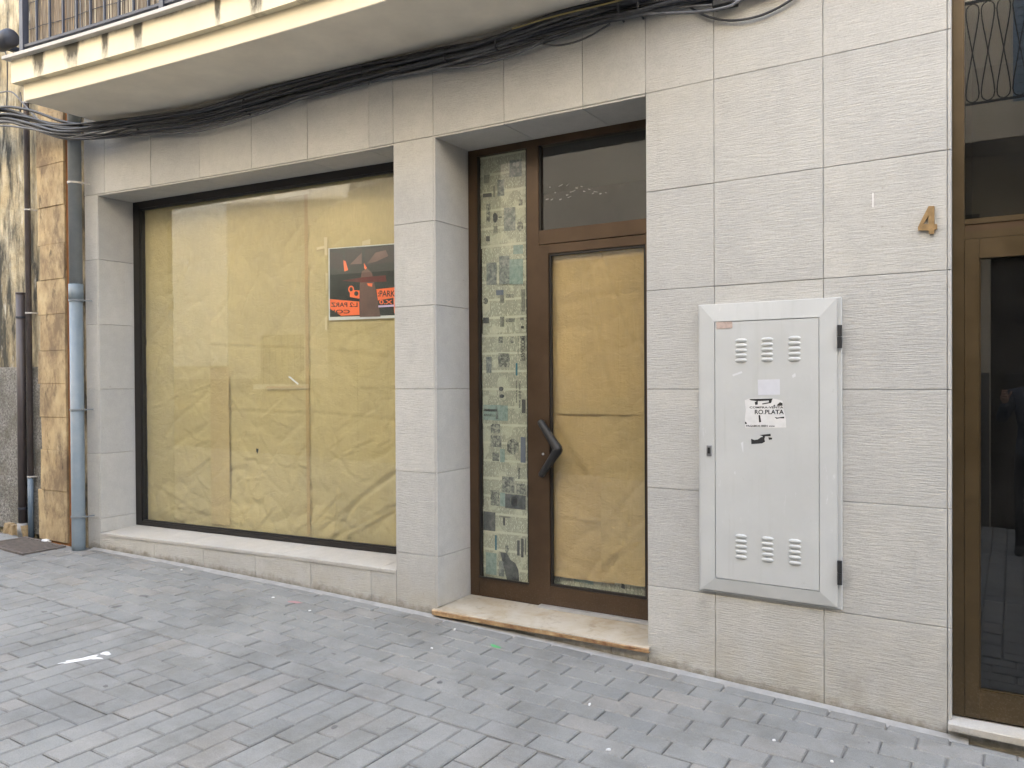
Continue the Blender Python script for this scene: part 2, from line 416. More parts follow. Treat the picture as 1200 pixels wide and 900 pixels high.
for i, (area, x, y, o, l, wdt) in enumerate(cand):
    dz = rng.uniform(-.0022, .0012); rz = rng.gauss(0, .007); rx = rng.gauss(0, .004)
    Mx = Matrix.Translation((x+rng.gauss(0, .0012), y+rng.gauss(0, .0012), gz(x)+dz)) @ Matrix.Rotation(tilt, 4, 'Y') @ Matrix.Rotation(rx, 4, 'X') @ Matrix.Rotation(rz+(math.pi/2 if o else 0), 4, 'Z')
    if i < 300 and area > 0:
        ob = bpy.data.objects.new('paver', pmesh(l, wdt)); COL.objects.link(ob); ob.parent = pave; ob.matrix_local = Mx
    else:
        v, f = paver_mesh(l, wdt); k = len(stv); stv += [tuple(Mx @ Vector(q)) for q in v]; stf += [tuple(k+j for j in q) for q in f]; stt += [rng.random()]*len(f)
me = bpy.data.meshes.new('paver_field'); me.from_pydata(stv, [], stf); me.materials.append(M_PAVS)
at = me.attributes.new('tint', 'FLOAT', 'FACE'); at.data.foreach_set('value', stt)
pf = link('paver_field', me, pave); pf['kind'] = 'stuff'
# cement fillet where the paving meets the wall
M_FIL = plain('cement_fillet', (.27, .268, .26), .9, var=.18, scale=14, bump=.3)
b = MB(); rg = random.Random(5)
xs = [-6.1+i*.06 for i in range(int(5.95/.06)+1)]; pr = None
for x in xs:
    y1 = Yf(x)-.001; y0 = max(y1-.045-.02*noise.noise(Vector((x*3, 0, 0)))-.012*noise.noise(Vector((x*17, 2, 0))), y1-.12)
    cur = (Vector((x, y0, gz(x)-.006)), Vector((x, y1-.012, gz(x)+.006)), Vector((x, y1, gz(x)+.010)))
    if pr:
        b.quad(pr[0], cur[0], cur[1], pr[1]); b.quad(pr[1], cur[1], cur[2], pr[2])
    pr = cur
b.build('cement_fillet', M_FIL, pave, smooth=True)

# ------------------------------------------------------------------ shop building
ZT = 2.02                                      # balcony soffit above eye joint
bld = empty('shop_building', (-3, .2, 0), 'stone-tiled shop building with papered windows, glazed doors and a balcony', 'building')
GB = -1.75                                     # wall bottoms, below the ground
core = MB(); n0 = 14
core.fbox(-6.17, -6.04, .031, .55, GB, 1.52, 1)
core.fbox(-6.04, -3.21, .031, .30, GB, -1.135, n0)
core.fbox(-3.21, -2.95, .031, .55, GB, 1.52, 2)
core.fbox(-2.95, -1.57, .031, .36, GB, -1.34, 4)
core.fbox(-1.57, -.245, .031, .55, GB, 1.52, 4)
core.fbox(-6.17, -.245, .031, .55, 1.5205, 2.5, 20)
core.fbox(-.245, 1.25, .031, .55, 1.95, 2.5, 4)
core.fbox(1.25, 24, .002, .55, GB, 2.5, 10)
core.build('wall', M_MORTAR, bld)
b = MB(); b.fbox(-6.17, 24, .0, .55, 2.5003, 7.8, 30); b.build('upper_wall', M_CREAM, bld)
b = MB()                                       # shop room and hall behind the glass
b.box(-6.1, -.3, 4.0, 4.1, .05, 3.95); b.box(-6.2, -6.1, .56, 4.1, .05, 3.95); b.box(-.30, -.235, .56, 4.1, .0, 3.95)
b.box(-6.1, -.3, .56, 4.0, 3.55, 3.65); b.box(-6.1, -.3, .37, 4.0, .04, .10)
b.build('room_shell', M_INT, bld)
b = MB(); b.box(-.235, 1.25, 2.2, 2.3, -.02, 3.95); b.box(-.24, 1.25, .1, 2.2, 3.5, 3.6); b.box(-.24, 1.25, .06, 2.2, .02, .055); b.box(1.25, 1.3, .1, 2.2, 0, 3.9)
b.build('hall_shell', M_INT, bld)
b = MB(); b.box(-6.2, 24, .3, 7.8, 9.25, 10.8); b.box(-6.2, 24, 7.6, 7.8, 0, 9.25); b.box(23.8, 24, .7, 7.6, 0, 9.25); b.box(-6.17, -6.0, .7, 7.6, 4.2, 9.25)
b.build('roof', plain('roof_slab', (.3, .28, .25), .9), bld)

J = .0011                                      # half joint
rt_ = random.Random(11)
def tile(x0, x1, z0, z1, mat=M_TILE, ch=.0018, name='cladding_tile', bottom_ground=False, jx0=J, jx1=J):
    pr = rt_.uniform(-.0012, .0012)
    za = zb_ = z0+J
    if bottom_ground: za, zb_ = gz(x0)-ZO-.03, gz(x1)-ZO-.03
    P = [fac(x0+jx0, pr, za), fac(x1-jx1, pr+rt_.uniform(-.0008, .0008), zb_), fac(x1-jx1, pr, z1-J), fac(x0+jx0, pr, z1-J)]
    s, c = slab(P, (0, .028, 0), ch)
    return s.build(name, mat, bld, origin=c)
K = [-1.0, -.5, 0, .5, 1.0, 1.5]
def column(x0, x1, top=True, upto=2.5):
    tile(x0, x1, 0, -1.0, bottom_ground=True)
    for a in K[:-1]: tile(x0, x1, a, a+.5)
for x0, x1 in ((-1.595, -1.241), (-1.241, -.735), (-.735, -.2385)): column(x0, x1)
column(-3.234, -2.936); column(-6.165, -6.027)
for x0, x1 in ((-6.165, -5.933), (-5.933, -5.433), (-5.433, -4.933), (-4.933, -4.433), (-4.433, -3.933), (-3.933, -3.423), (-3.423, -3.234), (-3.234, -2.936), (-2.936, -2.444), (-2.444, -1.953), (-1.953, -1.595), (-1.595, -1.241), (-1.241, -.735), (-.735, -.2385)):
    tile(x0, x1, 1.5, 2.0); tile(x0, x1, 2.0, 2.5)
for x0, x1 in ((-.2385, .25), (.25, .75), (.75, 1.25)): tile(x0, x1, 2.0, 2.5)
xs = [-6.027, -5.433, -4.933, -4.433, -3.933, -3.433, -3.234]
for x0, x1 in zip(xs, xs[1:]): tile(x0, x1, 0, -1.113, bottom_ground=True, name='riser_tile')
xs = [-2.936, -2.36, -1.80, -1.595]
for x0, x1 in zip(xs, xs[1:]): tile(x0, x1, 0, -1.337, bottom_ground=True, name='riser_tile')
# corner strip beside the house door: polished arris, one piece per course
for z0, z1 in zip([-1.62]+K, K+[2.0]):
    P = [fac(-.2375, -.001, z0+J), fac(-.224, -.001, z0+J), fac(-.224, -.001, z1-J), fac(-.2375, -.001, z1-J)]
    s, c = slab(P, (0, .06, 0), .003); s.build('corner_strip', M_REV, bld, origin=c)
def reveal(x, d0, d1, z0, z1, side):           # side +1: faces +X
    th = .0115
    if side > 0: P = [fac(x, d0, z0), fac(x, d1, z0), fac(x, d1, z1), fac(x, d0, z1)]
    else: P = [fac(x, d1, z0), fac(x, d0, z0), fac(x, d0, z1), fac(x, d1, z1)]
    y0, y1 = P[0].y, P[1].y
    s, c = slab(P, (-th*side, 0, 0), .002); s.build('reveal_tile', M_REV, bld, origin=c)
for a in [-1.106]+K[:-1]:
    z1 = -1.0 if a < -1.05 else a+.5
    reveal(-6.015, .0005, .33, a+J, z1-J, 1); reveal(-3.234+.0, .0005, .33, a+J, z1-J, -1)
for a in [-1.30]+K[:-1]:
    z1 = -1.0 if a < -1.05 else a+.5
    reveal(-2.923, .0005, .36, a+J, z1-J, 1); reveal(-1.595, .031, .36, a+J, z1-J, -1)
# soffit slabs of both openings
def soffit(x0, x1, d1):
    P = [fac(x0, d1, 1.487), fac(x1, d1, 1.487), fac(x1, .0008, 1.487), fac(x0, .0008, 1.487)]
    P = P[::-1]
    s, c = slab(P, (0, 0, .0105), .0025); s.build('soffit_tile', M_REV, bld, origin=c)
xs = [-6.014, -5.433, -4.933, -4.433, -3.933, -3.433, -3.235]
for x0, x1 in zip(xs, xs[1:]): soffit(x0+.001, x1-.001, .31)
xs = [-2.922, -2.444, -1.953, -1.596]
for x0, x1 in zip(xs, xs[1:]): soffit(x0+.001, x1-.001, .36)
# window ledge slabs
xs = [-6.014, -5.12, -4.2, -3.36, -3.235]
for x0, x1 in zip(xs, xs[1:]):
    P = [fac(x0+.001, -.004, -1.110), fac(x1-.001, -.004, -1.110), fac(x1-.001, .312, -1.092), fac(x0+.001, .312, -1.092)]
    s, c = slab(P, (0, 0, -.022), .003); s.build('window_ledge', M_SILL, bld, origin=c)
# shop step
P = [fac(-2.945, -.028, -1.305), fac(-1.578, -.028, -1.312), fac(-1.62, .34, -1.300), fac(-2.92, .34, -1.296)]
s, c = slab(P, (0, 0, -.006), .002); st = s.build('step', M_STEP, bld, origin=c)
P = [fac(-2.945, -.029, -1.338), fac(-1.578, -.029, -1.338), fac(-1.578, -.029, -1.308), fac(-2.945, -.029, -1.3055)]
nb = MB()
for i in range(24):
    a, e = -2.945+1.367*i/24, -2.945+1.367*(i+1)/24
    def nv(x, k): return .004*noise.noise(Vector((x*9, k, 0)))+.003*noise.noise(Vector((x*31, k, 4)))
    zt = lambda x: -1.305-.007*(x+2.945)/1.367
    nb.quad(fac(a, -.031+nv(a, 0), -1.338), fac(e, -.031+nv(e, 0), -1.338), fac(e, -.033+nv(e, 1), zt(e)-.008), fac(a, -.033+nv(a, 1), zt(a)-.008))
    nb.quad(fac(a, -.033+nv(a, 1), zt(a)-.008), fac(e, -.033+nv(e, 1), zt(e)-.008), fac(e, -.024, zt(e)+.001), fac(a, -.024, zt(a)+.001))
    nb.quad(fac(a, .03, -1.338), fac(e, .03, -1.338), fac(e, -.031+nv(e, 0), -1.338), fac(a, -.031+nv(a, 0), -1.338))
nb.build('step_nosing', M_NOSE, st)
# house step
P = [fac(-.236, -.035, -1.387), fac(1.24, -.035, -1.387), fac(1.24, .16, -1.377), fac(-.236, .16, -1.377)]
s, c = slab(P, (0, 0, -.030), .004); s.build('step', M_SILL, bld, origin=c)
tile(-.236, .5, 0, -1.418, name='riser_tile', bottom_ground=True); tile(.5, 1.25, 0, -1.418, name='riser_tile', bottom_ground=True)

# ------------------------------------------------------------------ shop window
def wpt(t, off, z): q = WA+WDIR*t+WN*off; return Vector((q.x, q.y, z+ZO))
WL = (WB-WA).length
def wbox(b, t0, t1, o0, o1, z0, z1, z0b=None, z1b=None, mi=0):
    z0b = z0 if z0b is None else z0b; z1b = z1 if z1b is None else z1b
    b.hexa([wpt(t0, o0, z0), wpt(t1, o0, z0b), wpt(t1, o1, z0b), wpt(t0, o1, z0), wpt(t0, o0, z1), wpt(t1, o0, z1b), wpt(t1, o1, z1b), wpt(t0, o1, z1)], mi)
b = MB()
wbox(b, -.012, .055, -.02, .04, -1.0905, 1.4865); wbox(b, WL-.07, WL-.005, -.02, .04, -1.0905, 1.4865)
wbox(b, .0555, WL-.0705, -.018, .04, 1.433, 1.4865); wbox(b, .0555, WL-.0705, -.018, .04, -1.0905, -1.056)
wf = b.build('shop_window', M_DKFR, bld)
b = MB(); wbox(b, .053, WL-.068, .008, .014, -1.057, 1.435); b.build('glass_pane', M_GLASS, wf)
b = MB()
wbox(b, .0556, .066, -.010, .006, -1.0555, 1.4325); wbox(b, .0665, WL-.0715, -.011, .006, -1.0555, -1.045); wbox(b, .0665, WL-.0715, -.011, .006, 1.419, 1.4325)
b.build('glazing_bead', M_BLACK, wf)

def wrinkle(u, v, seed, amp):
    p = Vector((u, v, seed))
    a = noise.noise(p*1.6)*1.3+noise.noise(p*3.7)*.6+noise.noise(p*8.)*.22
    r1 = 1-abs(noise.noise(Vector((u*1.1+v*1.7, (v-u)*3.2, seed+5)))); r2_ = 1-abs(noise.noise(Vector((u*2.0-v*3.0, (v+u)*5.5, seed+9))))
    lowr = 1+1.6*max(0, min(1, (-.2-v)/.7))
    return amp*lowr*(a*.75+2.2*max(0, r1-.80)*5*.5+1.6*max(0, r2_-.86)*5*.4)
def sheet(name, fn, u0, u1, v0, v1, mat, label, seed, amp, cat='paper', group=None, folds=(), nu=None, nv_=None, ragged=0.):
    """a hanging paper sheet: fn(u, v, off) gives the world point, off away from the street"""
    nu = nu or max(6, int((u1-u0)/.012)); nv_ = nv_ or max(6, int((v1-v0)/.012)); b = MB(); c = fn((u0+u1)/2, v0, 0)
    for j in range(nv_+1):
        for i in range(nu+1):
            u = u0+(u1-u0)*i/nu; v = v0+(v1-v0)*j/nv_
            uu, vv = u, v
            if ragged:
                if j == 0: vv += ragged*noise.noise(Vector((u*7, seed, 0)))
                if i == 0: uu += ragged*noise.noise(Vector((v*6, seed, 3)))
                if i == nu: uu += ragged*noise.noise(Vector((v*6, seed, 8)))
            o = wrinkle(u, v, seed, amp)
            for (fu, fv, gu, gv, wdt, h) in folds:
                dx, dy = gu-fu, gv-fv; ln = math.hypot(dx, dy); t = ((u-fu)*dx+(v-fv)*dy)/ln/ln
                tt = min(1, max(0, t)); ds = ((u-fu)*dy-(v-fv)*dx)/ln; de = math.hypot(u-fu-dx*tt, v-fv-dy*tt)
                o -= .95*h*math.exp(-abs(de)/(wdt*.75))*(1-.35*abs(2*tt-1))
                o += .7*h*math.exp(-((ds-wdt*1.1)/(wdt*.5))**2)*(1 if 0 < t < 1 else 0)
            b.v.append(tuple(fn(uu, vv, max(.0006+.0006*noise.noise(Vector((u*20, v*20, seed))), o+amp*1.6))))
    for j in range(nv_):
        for i in range(nu):
            k = j*(nu+1)+i; b.f.append((k, k+1, k+nu+2, k+nu+1)); b.mi.append(0)
    return tag(b.build(name, mat, None, smooth=True, origin=c), label, cat, group)
def wsurf(base): return lambda u, v, o: wpt(u, base+o, v)
def wt(x, y):                                 # pixel -> window coordinates
    q = pW(x, y, .02); return (Vector((q.x, q.y))-WA).dot(WDIR), q.z-ZO
tA, _ = wt(247, 560); tA2, _ = wt(270, 560); tB, _ = wt(361, 560); tC = WL-.04
rf = random.Random(31)
def crumple(u0, u1, n, v0=-1.05, v1=.1, extra=()):
    out = list(extra)
    for k in range(n):
        t = rf.random()**1.7; v = v0+(v1-v0)*t; u = rf.uniform(u0, u1); an = rf.choice((.5, .7, .2, -.4, -.1, 1.1))+rf.gauss(0, .3); ln = rf.uniform(.08, .30)
        out.append((u, v, u+ln*math.cos(an), v+ln*math.sin(an), rf.uniform(.010, .022), rf.choice((1, 1, -.6))*rf.uniform(.0025, .0065)))
    return out
folds_c = crumple(tB, 2.62, 44, extra=[(tB+.05, -1.0, 2.65, -.42, .03, .006), (tB+.2, -1.02, 2.70, -.65, .025, .006), (tB+.02, -.95, tB+.28, -.72, .02, .007), (2.1, -1.0, 2.5, -.80, .02, .006), (tB+.05, -.15, 2.7, -.2, .02, .004), (tB+.2, .30, 2.6, .22, .03, .003), (1.98, -.98, 2.02, -.6, .02, .006)])
folds_a = crumple(.10, .85, 34, extra=[(.15, -.75, .8, -1.0, .03, .005), (.14, .9, .7, 1.05, .05, .003)])
folds_b = crumple(tA+.05, tB-.1, 34, extra=[(tA, .35, tB, .30, .02, .004), (tA, -.14, tB, -.16, .02, .003)])
sheet('paper_sheet', wsurf(.030), .045, tA2, -1.075, 1.46, M_KRAFT, 'brown paper sheet taped inside shop window beside the downpipe end', 1.3, .0042, folds=folds_a, group=None)
sheet('paper_sheet', wsurf(.024), tA, tB+.03, -1.07, 1.455, M_KRAFT, 'middle brown paper sheet of the three inside the shop window', 4.1, .0042, folds=folds_b)
sheet('paper_sheet', wsurf(.018), tB-.01, tC, -1.065, 1.45, M_KRAFT, 'creased brown paper sheet with diagonal folds behind the poster', 7.7, .0045, folds=folds_c)
sheet('paper_strip', wsurf(.0165), tA+.005, tA2-.005, -1.03, .16, M_KRAFT4, 'narrow orange-brown paper strip over a seam in the shop window', 2.2, .0014, cat='paper')
sheet('paper_strip', wsurf(.0155), tB-.012, tB+.018, -1.03, 1.40, M_KRAFT3, 'thin long brown seam tape beside the creased paper sheet', 3.2, .001, cat='paper tape', nu=4)

# the poster between glass and paper
M_PWHITE = plain('poster_white', (.78, .77, .76), .6, var=.05)
M_PDARK = plain('poster_black_green', (.012, .018, .016), .5, var=.5, scale=12)
M_PGREY = plain('poster_grey', (.022, .016, .014), .55, var=.4, scale=6)
M_PMIST = plain('poster_mist', (.12, .065, .05), .55, var=.3, scale=8)
M_PORA = plain('poster_orange', (.95, .17, .045), .5, var=.08)
M_PRED = plain('poster_dark_red', (.10, .012, .008), .5, var=.3)
M_PPALE = plain('poster_lilac', (.62, .50, .72), .5, var=.05)
POFF = .0150
def wq(b, pts, off, mi=0): b.poly([pW(x, y, off) for x, y in pts], mi)
base_pt = pW(424, 374, POFF)
poster = empty('poster', base_pt, 'dark poster with orange lettered bands hanging inside papered shop window', 'poster')
def pp(name, polys, off, mat):
    b = MB()
    for q in polys: wq(b, q[::-1], off)
    return b.build(name, mat, poster, origin=pW(polys[0][0][0], polys[0][0][1], off))
pp('backing_sheet', [[(384.8, 291), (478, 284), (479, 372), (385.3, 375.5)]], POFF, M_PWHITE)
pp('dark_panel', [[(386.2, 291.8), (478, 285.2), (478.5, 369), (386.6, 371.5)]], POFF-.0006, M_PDARK)
pp('grey_panel', [[(387, 295), (402, 297), (402, 316), (387, 314)], [(404, 293.5), (424.3, 290.5), (424.3, 310), (405, 314)], [(427.5, 292), (477, 285), (477, 305), (428, 311)]], POFF-.0012, M_PGREY)
pp('misty_panel', [[(421.5, 333), (424, 318), (430, 314), (436, 320), (440, 338), (446, 371), (421.5, 371.5)], [(410, 310), (424, 296), (424, 309)], [(430, 309), (440, 296), (452, 293), (455, 300), (440, 307)]], POFF-.0017, M_PMIST)
pp('red_bar', [[(400, 329), (424, 325), (452, 322.5), (453, 330), (424, 331)]], POFF-.0022, M_PRED)
pp('orange_band', [[(386.6, 350.5), (421, 353.5), (421.3, 369), (400, 370), (387, 362)], [(441, 339), (478, 335), (478.5, 365), (462, 367), (461, 352), (443, 353)],
   [(402.3, 305), (405, 306), (408, 316.5), (403.5, 318)], [(426.5, 308), (430, 314), (428, 316), (426.7, 314)], [(410, 348), (410, 342), (415, 340), (421.3, 340.5), (421.3, 350)], [(430, 332), (436.4, 332), (436, 336), (431.5, 335)]], POFF-.0024, M_PORA)
pp('pale_card', [[(443, 352), (461, 349), (461.5, 358.5), (443.5, 359.5)]], POFF-.0028, M_PDARK)
pp('pale_card_edge', [[(443.3, 358), (461.4, 357), (461.6, 359.2), (443.5, 360.2)]], POFF-.0031, M_PPALE)
def ptext(s, x0, y0, x1, y1, mat, off, mirror=False, par=poster, name='lettering'):
    """text inside the pixel rectangle (x0, y0)-(x1, y1) on the window plane"""
    O = pW(x0, y1, off); U = pW(x1, y1, off)-O; V = pW(x0, y0, off)-O
    return place_text(name, text_mesh(s, mat, .1, bold=True), O, U.normalized(), Vector((0, 0, 1)), U.length, V.z, par, mirror)
ptext("L:2 PARZ", 388, 354.5, 419, 359.8, M_PDARK, POFF-.0034, True)
ptext("COJ", 391, 363, 410, 368.6, M_PDARK, POFF-.0034, True)
ptext(":PARK", 443, 340.5, 463, 347.6, M_PDARK, POFF-.0034)
ptext("0.X", 444.5, 351.5, 460, 356.5, M_PORA, POFF-.0036)
b = MB()                                       # the orange ring glyph
for k in range(14):
    a0, a1 = 2*math.pi*k/14, 2*math.pi*(k+1)/14
    wq(b, [(411.5+3.4*math.cos(a0), 339+4.2*math.sin(a0)), (411.5+3.4*math.cos(a1), 339+4.2*math.sin(a1)), (411.5+2*math.cos(a1), 339+2.6*math.sin(a1)), (411.5+2*math.cos(a0), 339+2.6*math.sin(a0))], POFF-.003)
b.build('orange_ring', M_PORA, poster, origin=pW(411.5, 339, POFF))
b = MB()
for k in range(12):
    a0, a1 = 2*math.pi*k/12, 2*math.pi*(k+1)/12
    wq(b, [(417.5, 344), (417.5+2.6*math.cos(a0), 344+2.8*math.sin(a0)), (417.5+2.6*math.cos(a1), 344+2.8*math.sin(a1))], POFF-.0034)
b.build('black_dot', M_PDARK, poster, origin=pW(417.5, 344, POFF))
# tape ends round the poster
M_TAPE = plain('clear_tape', (.62, .52, .30), .3, var=.05)
tg = 'strips of clear tape round the poster'
for (pts) in ([(371, 290), (383, 287.5), (383, 290.5), (371, 293)], [(379.5, 278), (383.5, 278), (383.5, 299), (380.5, 299)], [(424.5, 283), (434, 280), (434, 286), (424.5, 287.5)], [(381.5, 320), (384.3, 320), (384, 344), (381.8, 344)], [(380.5, 372), (383.5, 370), (383, 388), (381, 386)]):
    b = MB(); wq(b, pts[::-1], .0135); o = b.build('tape_strip', M_TAPE, None, origin=pW(*pts[0], .0135)); tag(o, 'short pale tape strip on brown paper at the poster edge', 'tape', tg)
b = MB(); wq(b, [(337.5, 441.5), (340, 441), (350, 449.5), (349, 451)][::-1], .0135); tag(b.build('tape_strip', M_PWHITE, None, origin=pW(345, 446, .0135)), 'thin bent white paper sliver low on the middle brown sheet', 'paper sliver')
b = MB(); wq(b, [(300, 525.5), (303, 526), (302.5, 529), (301.5, 532), (300.3, 529)][::-1], .0135); tag(b.build('torn_hole', M_PDARK, None, origin=pW(301, 528, .0135)), 'tiny dark tear in the middle brown window paper', 'tear')
b = MB(); wq(b, [(312, 452.8), (357, 452.3), (357, 454.3), (312, 455)][::-1], .0140); tag(b.build('tape_strip', M_KRAFT3, None, origin=pW(335, 453, .0140)), 'long thin level brown tape across the middle window paper', 'tape')
b = MB(); wq(b, [(321.5, 229), (362, 222), (362, 227), (322, 234)][::-1], .0140); tag(b.build('tape_strip', M_TAPE, None, origin=pW(340, 230, .0140)), 'level pale tape strip near the head of the shop window', 'tape')

# ------------------------------------------------------------------ shop door set
YD = .335
def dbox(b, x0, x1, d0, d1, z0, z1, mi=0): b.box(x0, x1, YD+d0, YD+d1, z0+ZO, z1+ZO, mi)
b = MB()
dbox(b, -2.921, -2.857, -.0, .06, -1.298, 1.4865)
dbox(b, -2.495, -2.4155, -.0, .06, -1.298, 1.4445); dbox(b, -1.660, -1.598, 0, .06, -1.298, 1.4865)
dbox(b, -2.8565, -1.6605, .001, .06, 1.445, 1.4865)
dbox(b, -2.415, -1.6605, .002, .06, .857, .940)
df = b.build('door_frame', M_BRZ, bld)
b = MB(); dbox(b, -2.8565, -2.4955, .004, .055, -1.297, -1.183); b.build('kick_rail', M_BRZ, df)
b = MB(); dbox(b, -2.8565, -2.4955, -.006, .0035, -1.1825, -1.172); dbox(b, -2.8565, -2.845, .006, .02, -1.171, 1.444); dbox(b, -2.506, -2.4955, .006, .02, -1.171, 1.444)
dbox(b, -2.4145, -2.404, .006, .02, .9405, 1.4445); b.build('glazing_bead', M_DKFR, df)
b = MB(); dbox(b, -2.856, -2.496, .022, .028, -1.183, 1.445); b.build('glass_pane', M_GLASS, df)
b = MB(); dbox(b, -2.415, -1.661, .022, .028, .940, 1.445); b.build('glass_pane', M_GLASS, df)
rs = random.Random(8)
for k in range(22):                            # pale flecks painting reflected lights and scratches on the transom glass
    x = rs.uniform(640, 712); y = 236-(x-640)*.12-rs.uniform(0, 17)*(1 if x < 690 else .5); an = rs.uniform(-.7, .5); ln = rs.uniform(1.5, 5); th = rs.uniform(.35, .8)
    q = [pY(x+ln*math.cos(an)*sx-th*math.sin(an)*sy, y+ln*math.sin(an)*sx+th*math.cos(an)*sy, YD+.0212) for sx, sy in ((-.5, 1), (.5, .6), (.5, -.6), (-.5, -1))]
    b = MB(); b.poly(q); b.build('reflection_fleck', M_FLECK, df, origin=q[0])
# door leaf
b = MB(); XR = -1.668
dbox(b, -2.4105, -2.345, -.010, .04, -1.288, .8495); dbox(b, XR-.065, XR, -.010, .04, -1.288, .8495)
dbox(b, -2.3448, XR-.0652, -.009, .04, .797, .8495); dbox(b, -2.3448, XR-.0652, -.009, .04, -1.288, -1.172)
leaf = b.build('shop_door', M_BRZ, bld)
b = MB(); dbox(b, -2.3445, -2.331, -.002, .016, -1.171, .796); dbox(b, XR-.079, XR-.0655, -.002, .016, -1.171, .796); dbox(b, -2.3305, XR-.0795, -.002, .016, .783, .796); dbox(b, -2.3305, XR-.0795, -.002, .016, -1.171, -1.158); b.build('glazing_bead', M_DKFR, leaf)
b = MB(); dbox(b, -2.344, XR-.066, .018, .024, -1.171, .796); b.build('glass_pane', M_GLASS, leaf)
b = MB(); dbox(b, -2.405, -1.62, -.048, -.0115, -1.2985, -1.284); b.build('threshold_strip', M_ALU, bld)
# boomerang pull handle
ht, hm, hb = pY(632.5, 493, YD-.05), pY(654, 527, YD-.06), pY(633.5, 558, YD-.05)
pts = catmull([ht, ht.lerp(hm, .5), ht.lerp(hm, .86), hm.lerp((ht+hb)/2, .03), hb.lerp(hm, .86), hb.lerp(hm, .5), hb], 6)
b = MB(); rr = [.030-.010*abs(i/(len(pts)-1)*2-1) for i in range(len(pts))]; rr[0] = rr[-1] = .015
b.tube(pts, rr, 12)
hd = b.build('handle', M_BLACK, leaf, smooth=True, origin=hm)
b = MB()
for q in (ht, hb):
    z = q.z+(-.012 if q is ht else .012); b.tube([(q.x+.004, q.y, z), (q.x+.004, YD-.012, z)], .012, 10)
b.build('handle_post', M_BLACK, hd, smooth=True, origin=hm)
b = MB(); kq = pY(636.5, 532, YD-.0115); b.tube([(kq.x, kq.y-.004, kq.z), (kq.x, kq.y+.003, kq.z)], .007, 12); b.build('lock_cylinder', M_ALU, leaf, origin=kq)

# brown paper behind the door glass
def dsurf(base): return lambda u, v, o: Vector((u, YD+base+o, v+ZO))
DG = 'brown paper sheets behind the shop door glass'
sheet('paper_sheet', dsurf(.030), -2.36, -1.68, -.12, .83, M_KRAFT2, 'upper brown paper sheet inside the shop door glass above the handle', 12.5, .0035, folds=[(-2.1, .75, -1.95, 0, .03, .008), (-2.0, .8, -1.78, .2, .03, .008), (-2.3, .55, -1.8, .6, .05, .005)])
sheet('paper_sheet', dsurf(.034), -2.36, -1.95, -1.12, -.10, M_KRAFT2, 'lower brown paper sheet inside the shop door behind the handle', 15.5, .0030, folds=[(-2.33, -.75, -2.0, -.78, .012, .006), (-2.3, -.2, -2.1, -.5, .04, .006)])
sheet('paper_sheet', dsurf(.029), -2.03, -1.68, -1.11, -.05, M_KRAFT3, 'overlapping lighter brown paper sheet low in the shop door beside the wall', 17.1, .0024, folds=[(-1.86, -1.1, -1.86, -.06, .008, .004), (-2.02, -1.0, -1.75, -.8, .03, .006)])
sheet('paper_strip', dsurf(.026), -2.33, -1.69, -.15, -.115, M_KRAFT3, 'level paper fold strip across the middle of the shop door', 19, .0012, cat='paper', nv_=4)

# ------------------------------------------------------------------ newspapers
def newsprint():
    a = NT('newsprint', .8, .2); W = a.pos(); x, y, z = a.sep(W)
    # text runs sideways: fine vertical lines in columns broken by noise
    lines = a.math('FRACT', a.math('MULTIPLY', x, 120.)); ln = a.ramp(lines, [(.35, 0.), (.5, 1.)])
    col = a.math('FRACT', a.math('MULTIPLY', z, 9.)); gut = a.ramp(col, [(.05, 0.), (.09, 1.), (.92, 1.), (.96, 0.)])
    words = a.ramp(a.noise(a.pos(scale=(210, 1, 70)), 1., 2, .5), [(.36, 0.), (.46, 1.)])
    blank = a.ramp(a.noise(a.pos(scale=(13, 1, 11)), 1., 1, .3), [(.36, 0.), (.40, 1.)])
    k = a.math('MULTIPLY', a.math('MULTIPLY', ln, gut), a.math('MULTIPLY', words, a.math('ADD', a.math('MULTIPLY', blank, .6), .4)))
    paper = a.mix(1, (.66, .635, .505), a.ramp(a.noise(W, 3, 4, .6), [(.3, .88), (.7, 1.1)]), 'MULTIPLY')
    paper = a.mix(1, paper, a.ramp(a.rnd(), [(0, .93), (1, 1.06)]), 'MULTIPLY')
    a.col(a.mix(a.math('MULTIPLY', k, .75), paper, (.10, .10, .095))); a.bump(a.noise(W, 25, 4), .2, .008); return a.m
def printed(name, stops, sc=30):
    a = NT(name, .75, .2); a.col(a.ramp(a.noise(a.pos(), sc, 4, .6, .6), stops)); return a.m
M_NEWS = newsprint()
M_PH = printed('print_photo_grey', [(.36, (.08, .08, .075)), (.5, (.22, .22, .20)), (.62, (.44, .43, .36))], 60)
M_PHD = printed('print_photo_dark', [(.4, (.06, .063, .066)), (.7, (.17, .17, .165))], 20)
M_PHT = printed('print_photo_teal', [(.35, (.22, .29, .27)), (.5, (.30, .39, .36)), (.68, (.37, .44, .40))], 40)
M_PHB = printed('print_photo_blue', [(.35, (.14, .155, .16)), (.55, (.30, .31, .30)), (.68, (.44, .43, .38))], 45)
M_CYAN = plain('print_cyan', (.04, .17, .24), .75)
M_INK = plain('print_ink', (.075, .075, .075), .8, var=.3, scale=60); M_INKB = plain('print_blue_ink', (.17, .19, .26), .8)
M_INKG = plain('print_grey_ink', (.24, .235, .20), .8, var=.4, scale=90)
NG = 'newspaper pages behind the sidelight glass'
